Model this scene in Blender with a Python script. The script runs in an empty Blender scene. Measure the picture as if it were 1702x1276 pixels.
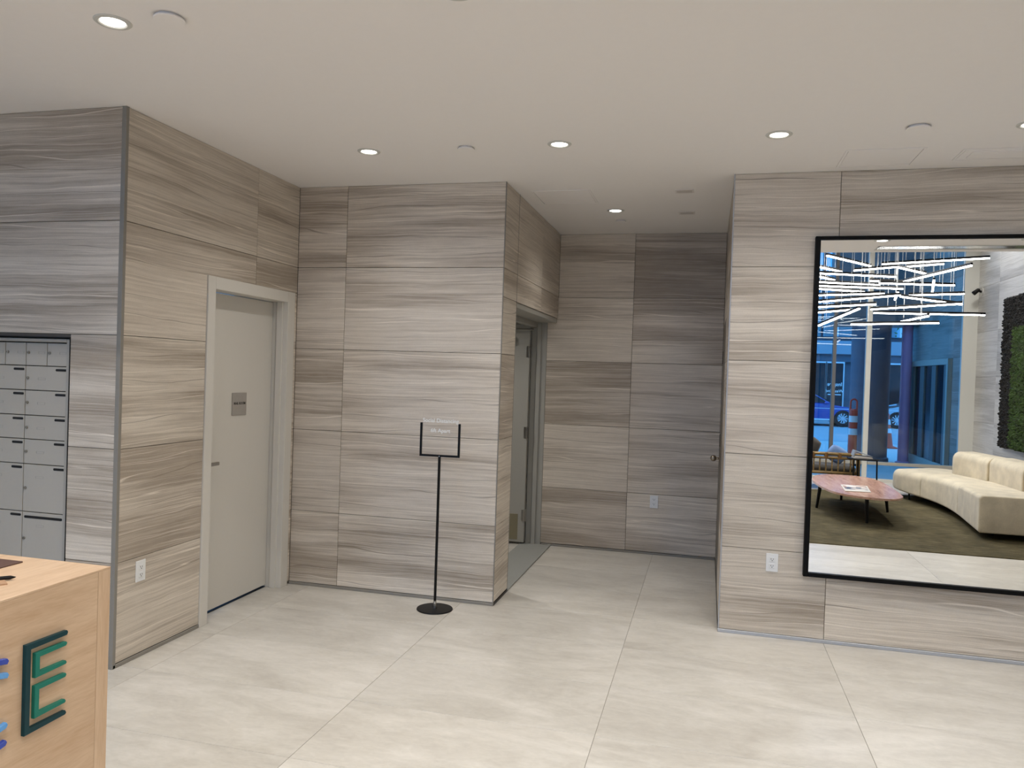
import bpy, bmesh, math, random
from mathutils import Matrix, Vector
random.seed(7)
sc = bpy.context.scene
COL = sc.collection

# ------------------------------------------------------------------ camera
S = 1.635                                  # eye height
F_PX, YAW, PITCH, ROLL = 1286.36, 0.2484, -0.0143, 0.0331
def camera_matrix():
    fw = Vector((-math.sin(YAW)*math.cos(PITCH), math.cos(YAW)*math.cos(PITCH), math.sin(PITCH)))
    r = Vector((math.cos(YAW), math.sin(YAW), 0)); u = r.cross(fw)
    r2 = r*math.cos(ROLL)+u*math.sin(ROLL); u2 = -r*math.sin(ROLL)+u*math.cos(ROLL)
    m = Matrix.Identity(4)
    for i in range(3):
        m[i][0], m[i][1], m[i][2] = r2[i], u2[i], -fw[i]
    m[0][3], m[1][3], m[2][3] = 0, 0, S
    return m
cd = bpy.data.cameras.new('camera'); cam = bpy.data.objects.new('camera', cd); COL.objects.link(cam)
cd.sensor_fit = 'HORIZONTAL'; cd.sensor_width = 36.0; cd.lens = F_PX/1702*36.0
cd.clip_start = .02; cd.clip_end = 300
cam.matrix_world = camera_matrix(); sc.camera = cam

# ------------------------------------------------------------------ world, exposure
w = bpy.data.worlds.new('sky'); sc.world = w; w.use_nodes = True
bg = w.node_tree.nodes['Background']
bg.inputs['Color'].default_value = (.13, .45, 1.0, 1); bg.inputs['Strength'].default_value = 2.0
sc.view_settings.view_transform = 'Standard'; sc.view_settings.look = 'None'
sc.view_settings.exposure = 0.42; sc.view_settings.gamma = 1.0; sc.view_settings.use_curve_mapping = False
sc.cycles.use_denoising = True
sc.cycles.use_adaptive_sampling = True; sc.cycles.adaptive_threshold = .05
sc.cycles.max_bounces = 7; sc.cycles.diffuse_bounces = 3; sc.cycles.glossy_bounces = 5
sc.cycles.transmission_bounces = 6; sc.cycles.transparent_max_bounces = 10
sc.cycles.sample_clamp_indirect = 6.0
DOWNLIGHT_W = 34.0
BAR_EMISSION = 13.0

# ------------------------------------------------------------------ materials
def lin(c):
    out = []
    for v in c[:3]:
        v /= 255.0
        out.append(v/12.92 if v <= .04045 else ((v+.055)/1.055)**2.4)
    return (*out, 1.0)
class NT:
    """small node-tree helper"""
    def __init__(s, name):
        s.m = bpy.data.materials.new(name); s.m.use_nodes = True
        s.t = s.m.node_tree; s.n = s.t.nodes; s.l = s.t.links
        s.b = s.n['Principled BSDF']
    def node(s, typ, **kw):
        n = s.n.new(typ)
        for k, v in kw.items():
            if k.startswith('i_'):
                n.inputs[int(k[2:]) if k[2:].isdigit() else k[2:]].default_value = v
            else: setattr(n, k, v)
        return n
    def link(s, a, b): s.l.new(a, b)
    def math(s, op, a, b=None, clamp=False):
        n = s.n.new('ShaderNodeMath'); n.operation = op; n.use_clamp = clamp
        for i, v in enumerate((a, b)):
            if v is None: continue
            if isinstance(v, (int, float)): n.inputs[i].default_value = v
            else: s.link(v, n.inputs[i])
        return n.outputs[0]
    def mix(s, fac, a, b, blend='MIX'):
        n = s.n.new('ShaderNodeMix'); n.data_type = 'RGBA'; n.blend_type = blend
        for i, v in ((0, fac), (6, a), (7, b)):
            if isinstance(v, (int, float)): n.inputs[i].default_value = v
            elif isinstance(v, tuple): n.inputs[i].default_value = v
            else: s.link(v, n.inputs[i])
        return n.outputs[2]
    def ramp(s, fac, stops):
        n = s.n.new('ShaderNodeValToRGB'); e = n.color_ramp.elements
        while len(e) < len(stops): e.new(.5)
        for i, (p, c) in enumerate(stops):
            e[i].position = p; e[i].color = c if len(c) == 4 else (*c, 1)
        s.link(fac, n.inputs[0]); return n.outputs[0]
    def noise(s, vec, scale=1.0, detail=4, rough=.55, dist=0.0):
        n = s.n.new('ShaderNodeTexNoise'); n.inputs['Scale'].default_value = scale
        n.inputs['Detail'].default_value = detail; n.inputs['Roughness'].default_value = rough
        n.inputs['Distortion'].default_value = dist; s.link(vec, n.inputs['Vector']); return n.outputs['Fac']
    def mapping(s, vec, scale):
        n = s.n.new('ShaderNodeMapping'); n.inputs['Scale'].default_value = scale; s.link(vec, n.inputs[0]); return n.outputs[0]
    def bump(s, h, strength=.2, dist=.002):
        n = s.n.new('ShaderNodeBump'); n.inputs['Strength'].default_value = strength; n.inputs['Distance'].default_value = dist
        s.link(h, n.inputs['Height']); s.link(n.outputs[0], s.b.inputs['Normal'])
def grey(v): return (v, v, v, 1)
def plain(name, rgb, rough=.5, metal=0.0, spec=.5, grain=0.06, gscale=60, coat=0):
    t = NT(name); c = lin(rgb)
    tc = t.node('ShaderNodeTexCoord')
    nz = t.noise(tc.outputs['Object'], gscale, 3)
    f = t.math('MULTIPLY_ADD', nz, grain*2); t.n[f.node.name].inputs[2].default_value = 1-grain
    col = t.mix(1.0, c, f, 'MULTIPLY')
    t.link(col, t.b.inputs['Base Color'])
    t.b.inputs['Roughness'].default_value = rough; t.b.inputs['Metallic'].default_value = metal
    t.b.inputs['Specular IOR Level'].default_value = spec; t.b.inputs['Coat Weight'].default_value = coat
    return t.m
def emissive(name, rgb, strength):
    t = NT(name); t.b.inputs['Base Color'].default_value = (.8, .8, .8, 1)
    t.b.inputs['Emission Color'].default_value = rgb if len(rgb) == 4 else (*rgb, 1)
    t.b.inputs['Emission Strength'].default_value = strength
    return t.m
def glass(name, tint=(1, 1, 1, 1), ior=1.5, rough=0.0, refl=1.0):
    t = NT(name); t.n.remove(t.b)
    tr = t.node('ShaderNodeBsdfTransparent'); tr.inputs[0].default_value = tint
    gl = t.node('ShaderNodeBsdfGlossy'); gl.inputs['Roughness'].default_value = rough
    fr = t.node('ShaderNodeFresnel'); fr.inputs[0].default_value = ior
    mx = t.node('ShaderNodeMixShader')
    t.link(t.math('MULTIPLY', fr.outputs[0], refl, True), mx.inputs[0]); t.link(tr.outputs[0], mx.inputs[1]); t.link(gl.outputs[0], mx.inputs[2])
    t.link(mx.outputs[0], t.n['Material Output'].inputs[0]); return t.m
def stone(name, dark, mid, light, tone=.07, white=.9, rough=.42, tilt=0.0, zs=1.0):
    """horizontally veined marble; every tile takes its own cut of the veins"""
    t = NT(name)
    tc = t.node('ShaderNodeTexCoord'); oi = t.node('ShaderNodeObjectInfo')
    sep = t.node('ShaderNodeSeparateXYZ'); t.link(tc.outputs['Object'], sep.inputs[0])
    r = oi.outputs['Random']
    x = t.math('ADD', sep.outputs[0], t.math('MULTIPLY', r, 61.3))
    z = t.math('ADD', sep.outputs[2], t.math('MULTIPLY', r, 37.7))
    # every slab's veins lean a little its own way
    lean = t.math('MULTIPLY', t.math('SUBTRACT', t.math('FRACT', t.math('MULTIPLY', r, 13.7)), .5), .035)
    z = t.math('ADD', z, t.math('MULTIPLY', sep.outputs[0], lean))
    cmb = t.node('ShaderNodeCombineXYZ'); t.link(x, cmb.inputs[0]); t.link(z, cmb.inputs[2])
    wv = t.noise(t.mapping(cmb.outputs[0], (1.1, 1, 3.5)), 1, 3, .5)
    wv2 = t.noise(t.mapping(cmb.outputs[0], (5, 1, 18)), 1, 2, .5)
    z2 = t.math('ADD', z, t.math('MULTIPLY', t.math('SUBTRACT', wv, .5), .055))
    z2 = t.math('ADD', z2, t.math('MULTIPLY', t.math('SUBTRACT', wv2, .5), .010))
    c2 = t.node('ShaderNodeCombineXYZ'); t.link(x, c2.inputs[0]); t.link(z2, c2.inputs[2]); v = c2.outputs[0]
    n0 = t.noise(t.mapping(v, (.50, 1, 4.6*zs)), 1, 2, .5)
    n1 = t.noise(t.mapping(v, (.80, 1, 20*zs)), 1, 4, .62)
    n2 = t.noise(t.mapping(v, (1.1, 1, 75*zs)), 1, 2, .6)
    n3 = t.noise(t.mapping(v, (2.5, 1, 210*zs)), 1, 1, .6)
    n4 = t.noise(t.mapping(v, (.55, 1, 23*zs)), 1, 2, .5)
    n5 = t.noise(t.mapping(v, (9, 1, 30)), 1, 4, .65)
    # broad pale and dark beds, more of the one or the other from slab to slab
    bed = t.math('ADD', t.math('MULTIPLY', n0, .66), t.math('MULTIPLY', n1, .34))
    bed = t.math('ADD', bed, t.math('MULTIPLY', t.math('SUBTRACT', t.math('FRACT', t.math('MULTIPLY', r, 5.13)), .5), .15))
    bed = t.math('ADD', bed, t.math('MULTIPLY', t.math('SUBTRACT', n2, .5), .10))
    fine = t.math('ADD', t.math('MULTIPLY', n2, .55), t.math('ADD', t.math('MULTIPLY', n3, .25), t.math('MULTIPLY', n5, .20)))
    cd_ = t.ramp(fine, [(.30, lin(dark)), (.66, lin(mid))])
    cl_ = t.ramp(fine, [(.28, lin(mid)), (.58, lin(light))])
    col = t.mix(t.ramp(bed, [(.40, grey(0)), (.55, grey(1))]), cd_, cl_)
    s = fine
    # pale calcite threads and dark threads
    def thread(freq, nz, amp, half):
        ph = t.math('ADD', t.math('MULTIPLY', z2, freq), t.math('MULTIPLY', nz, amp))
        dd = t.math('ABSOLUTE', t.math('SUBTRACT', t.math('FRACT', ph), .5))
        return t.math('SUBTRACT', 1.0, t.math('DIVIDE', dd, half), True)
    gate = t.ramp(t.noise(t.mapping(v, (.9, 1, 9)), 1, 2, .5), [(.46, grey(0)), (.60, grey(1))])
    gate2 = t.ramp(t.noise(t.mapping(v, (.8, 1, 15)), 1, 2, .5), [(.44, grey(0)), (.58, grey(1))])
    pale = lin(tuple(min(255, q+30) for q in light))
    col = t.mix(t.math('MULTIPLY', thread(17.0, n0, 3.4, .034), t.math('MULTIPLY', gate, white)), col, pale)
    col = t.mix(t.math('MULTIPLY', thread(29.0, n4, 2.0, .05), t.math('MULTIPLY', gate2, white*.8)), col, pale)
    sp = t.noise(t.mapping(v, (120, 1, 220)), 1, 2, .6)
    sp = t.math('MULTIPLY_ADD', sp, .22); sp.node.inputs[2].default_value = .89
    col = t.mix(1.0, col, sp, 'MULTIPLY')
    l2 = t.math('MULTIPLY', thread(9.0, n0, 2.0, .022), t.math('MULTIPLY', t.math('SUBTRACT', 1.0, gate), .8))
    col = t.mix(l2, col, lin(tuple(q*.86 for q in dark)))
    tn = t.math('MULTIPLY_ADD', t.math('FRACT', t.math('MULTIPLY', r, 7.31)), tone*2); tn.node.inputs[2].default_value = 1-tone
    col = t.mix(1.0, col, tn, 'MULTIPLY')
    hue = t.math('MULTIPLY', t.math('FRACT', t.math('MULTIPLY', r, 23.9)), .10)
    col = t.mix(hue, col, lin((186, 172, 162)))
    t.link(col, t.b.inputs['Base Color'])
    t.b.inputs['Roughness'].default_value = rough; t.b.inputs['Specular IOR Level'].default_value = .35
    return t.m
def floor_stone():
    t = NT('porcelain_floor'); tc = t.node('ShaderNodeTexCoord'); oi = t.node('ShaderNodeObjectInfo'); r = oi.outputs['Random']
    sep = t.node('ShaderNodeSeparateXYZ'); t.link(tc.outputs['Object'], sep.inputs[0])
    c = t.node('ShaderNodeCombineXYZ')
    t.link(t.math('ADD', sep.outputs[0], t.math('MULTIPLY', r, 47)), c.inputs[0]); t.link(t.math('ADD', sep.outputs[1], t.math('MULTIPLY', r, 29)), c.inputs[1])
    n1 = t.noise(t.mapping(c.outputs[0], (1.2, 3.2, 1)), 1, 6, .65, .8)
    n2 = t.noise(t.mapping(c.outputs[0], (9, 20, 1)), 1, 4, .65, .6)
    n3 = t.noise(t.mapping(c.outputs[0], (40, 60, 1)), 1, 2, .5)
    s = t.math('ADD', t.math('MULTIPLY', n1, .62), t.math('ADD', t.math('MULTIPLY', n2, .28), t.math('MULTIPLY', n3, .10)))
    col = t.ramp(s, [(.34, lin((184, 177, 166))), (.5, lin((202, 196, 185))), (.66, lin((219, 213, 203)))])
    tn = t.math('MULTIPLY_ADD', t.math('FRACT', t.math('MULTIPLY', r, 9.7)), .09); tn.node.inputs[2].default_value = .955
    col = t.mix(1.0, col, tn, 'MULTIPLY')
    t.link(col, t.b.inputs['Base Color']); t.b.inputs['Roughness'].default_value = .33
    t.b.inputs['Specular IOR Level'].default_value = .45
    return t.m
def wood(name, a, b, scale=(3, 26, 26), rough=.45):
    t = NT(name); tc = t.node('ShaderNodeTexCoord')
    v = t.mapping(tc.outputs['Object'], scale)
    n = t.noise(v, 1, 5, .6, .6); n2 = t.noise(t.mapping(tc.outputs['Object'], tuple(q*7 for q in scale)), 1, 2, .5)
    s = t.math('ADD', t.math('MULTIPLY', n, .7), t.math('MULTIPLY', n2, .3))
    t.link(t.ramp(s, [(.34, lin(a)), (.66, lin(b))]), t.b.inputs['Base Color'])
    t.b.inputs['Roughness'].default_value = rough; t.bump(n2, .08, .001); return t.m
def fabric(name, rgb, rough=.9, var=.12, scale=260):
    t = NT(name); tc = t.node('ShaderNodeTexCoord')
    n = t.noise(tc.outputs['Object'], scale, 2); n2 = t.noise(tc.outputs['Object'], 6, 4)
    s = t.math('ADD', t.math('MULTIPLY', n, .5), t.math('MULTIPLY', n2, .5))
    a = tuple(max(0, q*(1-var)) for q in rgb); b = tuple(min(255, q*(1+var*.6)) for q in rgb)
    t.link(t.ramp(s, [(.35, lin(a)), (.65, lin(b))]), t.b.inputs['Base Color'])
    t.b.inputs['Roughness'].default_value = rough; t.b.inputs['Sheen Weight'].default_value = .25
    t.b.inputs['Specular IOR Level'].default_value = .2
    t.bump(n, .35, .002); return t.m
def rug_material():
    t = NT('olive_carpet'); tc = t.node('ShaderNodeTexCoord'); p = tc.outputs['Object']
    n1 = t.noise(t.mapping(p, (5, 42, 1)), 1, 4, .7); n2 = t.noise(p, 3, 4, .6); n3 = t.noise(p, 420, 2)
    s = t.math('ADD', t.math('MULTIPLY', n1, .6), t.math('ADD', t.math('MULTIPLY', n2, .25), t.math('MULTIPLY', n3, .15)))
    t.link(t.ramp(s, [(.33, lin((44, 40, 29))), (.5, lin((84, 77, 57))), (.66, lin((118, 109, 84)))]), t.b.inputs['Base Color'])
    t.b.inputs['Roughness'].default_value = .95; t.b.inputs['Specular IOR Level'].default_value = .1; t.bump(n3, .6, .004); return t.m

M = {}
M['tile'] = stone('veined_wall_marble', (142, 129, 113), (186, 173, 156), (218, 207, 191))
M['tile_pale'] = stone('pale_wall_marble', (148, 144, 138), (182, 179, 174), (206, 204, 200), tone=.05, white=.3, zs=.7)
M['tile_ext'] = stone('shaded_veined_marble', (92, 88, 84), (124, 119, 113), (150, 145, 138))  # darker copy of the wall marble, forecourt shade put into its colours
M['floor'] = floor_stone()
M['grout'] = plain('grout', (104, 97, 88), .9)
M['grout_floor'] = plain('floor_grout', (150, 143, 132), .9)
M['grout_pale'] = plain('pale_grout', (112, 110, 106), .9)
M['ceiling'] = plain('ceiling_paint', (243, 239, 235), .85, grain=.012, gscale=25, spec=.2)
M['white'] = plain('white_paint', (204, 203, 196), .6, grain=.02)
M['plate'] = plain('white_plastic', (232, 232, 230), .35, grain=.01)
M['slot_black'] = plain('slot_black', (14, 14, 14), .7)
M['door'] = plain('door_paint', (210, 205, 195), .5, grain=.015)
M['frame'] = plain('door_frame_paint', (212, 207, 197), .45, grain=.015)
M['frame_grey'] = plain('grey_frame_paint', (164, 161, 152), .45, grain=.015)
M['alu'] = plain('brushed_aluminium', (182, 184, 188), .38, .35, grain=.05)
M['trim'] = plain('corner_trim', (140, 135, 126), .5, .1)
M['trim_dark'] = plain('dark_bronze_trim', (60, 54, 48), .5, .4)
M['steel'] = plain('stainless_steel', (168, 166, 160), .28, .95)
M['bronze'] = plain('kick_plate', (140, 132, 108), .4, .3)
M['nickel'] = plain('satin_nickel', (176, 160, 140), .3, .95)
M['mail'] = plain('mailbox_metal', (182, 176, 165), .45, .1, grain=.03)
M['mail_frame'] = plain('mailbox_frame', (168, 163, 154), .4, .1)
M['mail_line'] = plain('mailbox_engraving', (158, 156, 150), .4, .4)
M['black'] = plain('black_metal', (9, 8, 8), .45, 0, .25)
M['black_gloss'] = plain('black_frame', (6, 6, 7), .5, 0, .15)
M['oak'] = wood('pale_oak', (194, 160, 126), (216, 186, 154), (26, 3, 26))
M['oak_v'] = wood('pale_oak_edge', (198, 164, 130), (218, 188, 156), (26, 26, 3))
M['walnut'] = wood('walnut', (164, 122, 103), (208, 170, 150), (14, 2.0, 14), .2)
M['pad'] = plain('brown_leather', (92, 66, 56), .45)
M['teal_dark'] = plain('dark_teal_acrylic', (8, 54, 60), .4, spec=.25)
M['teal'] = plain('green_acrylic', (26, 118, 100), .4, spec=.25)
M['blue'] = plain('blue_acrylic', (48, 72, 170), .25)
M['blue_light'] = plain('light_blue_acrylic', (96, 160, 220), .25)
M['sofa'] = fabric('cream_boucle', (208, 196, 172))
M['rug'] = rug_material()
M['rattan'] = wood('rattan', (98, 76, 42), (156, 128, 80), (8, 40, 40), .4)
M['grey_fabric'] = fabric('grey_cushion', (76, 72, 68))
M['blue_fabric'] = fabric('blue_cushion', (120, 150, 200))
M['paper'] = plain('magazine_paper', (206, 200, 192), .5)
M['ink'] = plain('magazine_ink', (70, 78, 96), .5)
M['led'] = emissive('led_diffuser', (1.0, .98, .955), BAR_EMISSION)
M['lens'] = emissive('downlight_lens', (1.0, .95, .88), 6.0)
M['cable'] = plain('steel_cable', (196, 196, 194), .4, .3)
M['moss_black'] = fabric('dark_preserved_moss', (19, 17, 17), scale=90, var=.4)
M['moss_green'] = fabric('green_preserved_moss', (46, 66, 24), scale=60, var=.5)
M['glass'] = glass('window_glass', (.86, .95, .98, 1), 1.5)
M['acrylic'] = glass('clear_acrylic', (.995, .995, .995, 1), 1.25, refl=.3)
M['print'] = plain('white_print', (240, 240, 236), .5)
tm = NT('mirror_silver'); tm.b.inputs['Base Color'].default_value = (.95, .96, .95, 1); tm.b.inputs['Metallic'].default_value = 1; tm.b.inputs['Roughness'].default_value = 0.0
M['mirror'] = tm.m
M['pavement'] = plain('concrete_pavement', (190, 188, 184), .8, grain=.12, gscale=8)
M['road'] = plain('asphalt', (170, 172, 174), .85, grain=.14, gscale=5)
M['ext_dark'] = plain('slate_cladding', (96, 96, 98), .6)
M['column'] = plain('concrete_column', (82, 80, 94), .55)
M['pole'] = plain('mauve_pole', (178, 138, 178), .45)
M['ext_glass'] = plain('dark_glazing', (22, 32, 40), .15, 0, .3)
M['curtain'] = plain('sky_glazing', (150, 190, 205), .06, .6, .8)
M['facade'] = plain('facade_panel', (150, 160, 168), .6)
M['facade_dark'] = plain('dark_facade_panel', (88, 98, 110), .6)
M['facade_white'] = plain('white_window_frame', (220, 224, 226), .5)
M['car_blue'] = plain('blue_car_paint', (34, 66, 150), .25, .3, coat=.8)
M['car_silver'] = plain('silver_car_paint', (170, 178, 186), .25, .5, coat=.8)
M['tyre'] = plain('tyre_rubber', (24, 24, 26), .8)
M['rim'] = plain('alloy_rim', (205, 208, 212), .3, .6)
M['orange'] = plain('orange_plastic', (236, 86, 52), .5)
M['red'] = plain('red_orange_plastic', (206, 62, 40), .5)
M['reflector'] = plain('reflective_band', (222, 224, 226), .4)
M['leaf'] = plain('leaf_green', (86, 130, 84), .6, grain=.3, gscale=3)
M['bark'] = plain('bark', (80, 72, 66), .9)
M['threshold'] = plain('threshold_metal', (160, 160, 154), .5, .1)

# ------------------------------------------------------------------ geometry helpers
def box(bm, x0, x1, y0, y1, z0, z1, bev=0.0, seg=1):
    vs = [bm.verts.new((x, y, z)) for x in (x0, x1) for y in (y0, y1) for z in (z0, z1)]
    fs = [bm.faces.new([vs[i] for i in q]) for q in ((0, 1, 3, 2), (4, 6, 7, 5), (0, 4, 5, 1), (2, 3, 7, 6), (0, 2, 6, 4), (1, 5, 7, 3))]
    if bev > 0:
        es = list({e for f in fs for e in f.edges})
        bmesh.ops.bevel(bm, geom=es, offset=bev, segments=seg, affect='EDGES', profile=.5)
def cyl(bm, p, q, r0, r1=None, n=16, caps=True):
    p, q = Vector(p), Vector(q); r1 = r0 if r1 is None else r1
    d = (q-p).normalized(); a = d.orthogonal().normalized(); b = d.cross(a)
    rings = []
    for c, r in ((p, r0), (q, r1)):
        rings.append([bm.verts.new(c+(a*math.cos(2*math.pi*i/n)+b*math.sin(2*math.pi*i/n))*r) for i in range(n)])
    for i in range(n):
        bm.faces.new((rings[0][i], rings[0][(i+1) % n], rings[1][(i+1) % n], rings[1][i]))
    if caps:
        bm.faces.new(rings[0][::-1]); bm.faces.new(rings[1])
def lathe(bm, prof, n=32, center=(0, 0, 0), closed=False):
    cx, cy, cz = center; rings = []
    for r, z in prof:
        rings.append([bm.verts.new((cx+r*math.cos(2*math.pi*i/n), cy+r*math.sin(2*math.pi*i/n), cz+z)) for i in range(n)])
    m = len(rings)
    for k in range(m if closed else m-1):
        a, b = rings[k], rings[(k+1) % m]
        for i in range(n):
            bm.faces.new((a[i], a[(i+1) % n], b[(i+1) % n], b[i]))
    if not closed:
        if prof[0][0] > 1e-5: bm.faces.new(rings[0][::-1])
        if prof[-1][0] > 1e-5: bm.faces.new(rings[-1])
def prism(bm, poly, axis, a0, a1, bev=0.0, seg=1):
    """extrude polygon (2-D pts) along axis 'x','y','z' from a0 to a1"""
    def P(u, v, a): return {'x': (a, u, v), 'y': (u, a, v), 'z': (u, v, a)}[axis]
    b = [bm.verts.new(P(u, v, a0)) for u, v in poly]; t = [bm.verts.new(P(u, v, a1)) for u, v in poly]
    n = len(poly); fs = [bm.faces.new(b[::-1]), bm.faces.new(t)]
    for i in range(n): fs.append(bm.faces.new((b[i], b[(i+1) % n], t[(i+1) % n], t[i])))
    if bev > 0:
        es = set(fs[0].edges) | set(fs[1].edges)
        bmesh.ops.bevel(bm, geom=list(es), offset=bev, segments=seg, affect='EDGES', profile=.5)
def tube(bm, pts, r, n=8):
    for a, b in zip(pts[:-1], pts[1:]): cyl(bm, a, b, r, n=n)
def sphere(bm, c, r, u=16, v=10, sc3=(1, 1, 1)):
    m = Matrix.Translation(c) @ Matrix.Diagonal((r*sc3[0], r*sc3[1], r*sc3[2], 1))
    bmesh.ops.create_uvsphere(bm, u_segments=u, v_segments=v, radius=1, matrix=m)
def obj(name, bm, mat, parent=None, origin=None, smooth=False):
    """link a bmesh (in world coordinates) as one object, its origin set at origin"""
    bmesh.ops.recalc_face_normals(bm, faces=bm.faces)
    o0 = Vector(origin) if origin is not None else (Vector(parent.matrix_world.translation) if parent else Vector((0, 0, 0)))
    bmesh.ops.translate(bm, verts=bm.verts, vec=-o0)
    me = bpy.data.meshes.new(name); bm.to_mesh(me); bm.free()
    if smooth:
        for p in me.polygons: p.use_smooth = True
    me.materials.append(mat if not isinstance(mat, str) else M[mat])
    o = bpy.data.objects.new(name, me); COL.objects.link(o)
    if parent:
        o.parent = parent; o.location = o0-Vector(wloc(parent))
    else: o.location = o0
    WL[o.name] = o0
    o.matrix_world.translation = o0
    return o
WL = {}
def wloc(o): return WL.get(o.name, Vector((0, 0, 0)))
def B(): return bmesh.new()
def bx(*a, **k):
    bm = B(); box(bm, *a, **k); return bm
def empty(name, loc):
    o = bpy.data.objects.new(name, None); COL.objects.link(o); o.location = loc; o.empty_display_size = .1
    WL[o.name] = Vector(loc); o.matrix_world.translation = Vector(loc); return o
def thing(name, label, cat, loc, group=None):
    o = empty(name, loc); return tag(o, label, cat, group)
def tag(o, label, cat, group=None, kind=None):
    o['label'] = label; o['category'] = cat
    if group: o['group'] = group
    if kind: o['kind'] = kind
    return o
def struct(o, label=None):
    o['kind'] = 'structure'
    if label: o['label'] = label
    return o
def text(name, body, size, mat, parent, loc, rot, extrude=.0006, align='CENTER', sx=1.0):
    cu = bpy.data.curves.new(name, 'FONT'); cu.body = body; cu.size = size; cu.extrude = extrude; cu.offset = size*.016
    cu.align_x = align; cu.align_y = 'CENTER'; cu.materials.append(M[mat])
    tmp = bpy.data.objects.new(name, cu); COL.objects.link(tmp)
    me = bpy.data.meshes.new_from_object(tmp.evaluated_get(bpy.context.evaluated_depsgraph_get())); bpy.data.objects.remove(tmp)
    me.materials.clear(); me.materials.append(M[mat])
    o = bpy.data.objects.new(name, me); COL.objects.link(o)
    o.rotation_euler = rot; o.scale = (sx, 1, 1); o.parent = parent; o.location = Vector(loc)-wloc(parent); WL[o.name] = Vector(loc)
    return o

# ------------------------------------------------------------------ the room
XB, YA, YC, XD, YE, XF, YG, H = -2.998, 3.432, 5.211, -1.407, 7.242, .117, 5.196, 2.962
XR, YW, YS, HH = 4.25, -3.90, 1.92, 4.80       # lounge side wall, window plane, soffit edge, high ceiling
XL = -6.6
ROWS = [.022, .558, 1.163, 1.765, 2.367, H]
TT, GAP = .012, .0016
_tilecache = {}
def tile_mesh(wd, ht, mat, pre='tile'):
    k = (round(wd, 3), round(ht, 3), mat)
    if k not in _tilecache:
        bm = B(); box(bm, -wd/2+GAP, wd/2-GAP, 0, TT, -ht/2+GAP, ht/2-GAP, .0012)
        bmesh.ops.recalc_face_normals(bm, faces=bm.faces)
        me = bpy.data.meshes.new(pre); bm.to_mesh(me); bm.free(); me.materials.append(M[mat]); _tilecache[k] = me
    return _tilecache[k]
def wall_tile(parent, p0, ud, u0, u1, z0, z1, mat='tile'):
    """p0: world xy where u=0 on the finished face; ud: unit direction; local Y points into the wall"""
    o = bpy.data.objects.new('tile', tile_mesh(u1-u0, z1-z0, mat)); COL.objects.link(o)
    c = Vector((p0[0]+ud[0]*(u0+u1)/2, p0[1]+ud[1]*(u0+u1)/2, (z0+z1)/2))
    o.rotation_euler = (0, 0, math.atan2(ud[1], ud[0])); o.parent = parent; o.location = c-wloc(parent)
    return o
def wall(name, boxes, mat='grout', label=None):
    bm = B()
    for b in boxes: box(bm, *b)
    b0 = boxes[0]
    o = obj(name, bm, mat, origin=((b0[0]+b0[1])/2, (b0[2]+b0[3])/2, 0))
    return struct(o, label)
E_ = TT-.003     # backing sits just behind the tile faces
# wall with the mailboxes (A), faces -y
wA = wall('wall_left_front', [(XL, -3.96-.30, YA+E_, YA+.14, 0, H), (-3.314, XB-E_, YA+E_, YA+.14, 0, H), (-4.27, -3.3, YA+E_, YA+.14, 1.748, H), (-4.27, -3.3, YA+E_, YA+.14, 0, .30)])
for z0, z1 in zip(ROWS[:-1], ROWS[1:]):
    if z0 > 1.7:
        wall_tile(wA, (0, YA), (1, 0), -4.20, XB-.020, z0, z1); wall_tile(wA, (0, YA), (1, 0), -5.40, -4.20, z0, z1)
    else:
        wall_tile(wA, (0, YA), (1, 0), -3.314, XB-.020, z0, min(z1, 1.765))
        wall_tile(wA, (0, YA), (1, 0), -5.40, -4.262, z0, z1)
# wall with the mail room door (B), faces +x ; u runs along +y
wB = wall('wall_left', [(XB-.16, XB-E_, YA+.14, 4.155, 0, H), (XB-.16, XB-E_, 5.155, YC+.12, 0, H), (XB-.16, XB-E_, 4.15, 5.16, 2.165, H)])
for i, (z0, z1) in enumerate(zip(ROWS[:-1], ROWS[1:])):
    if i == 4:
        wall_tile(wB, (XB, 0), (0, 1), YA+.014, 4.668, z0, z1); wall_tile(wB, (XB, 0), (0, 1), 4.668, YC, z0, z1)
    elif i == 3:
        wall_tile(wB, (XB, 0), (0, 1), YA+.014, 4.144, z0, 2.173)
        wall_tile(wB, (XB, 0), (0, 1), YA+.014, 4.668, 2.173-.0032, z1); wall_tile(wB, (XB, 0), (0, 1), 4.668, YC, 2.173, z1)
        wall_tile(wB, (XB, 0), (0, 1), 5.167, YC, z0, 2.173)
    else:
        wall_tile(wB, (XB, 0), (0, 1), YA+.014, 4.144, z0, z1); wall_tile(wB, (XB, 0), (0, 1), 5.167, YC, z0, z1)
# centre wall behind the sign (C), faces -y
wC = wall('wall_centre', [(XB-.05, XD-E_, YC+E_, YC+.13, 0, H)])
for z0, z1 in zip(ROWS[:-1], ROWS[1:]):
    wall_tile(wC, (0, YC), (1, 0), XB, -2.607, z0, z1); wall_tile(wC, (0, YC), (1, 0), -2.607, XD-.003, z0, z1)
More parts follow.
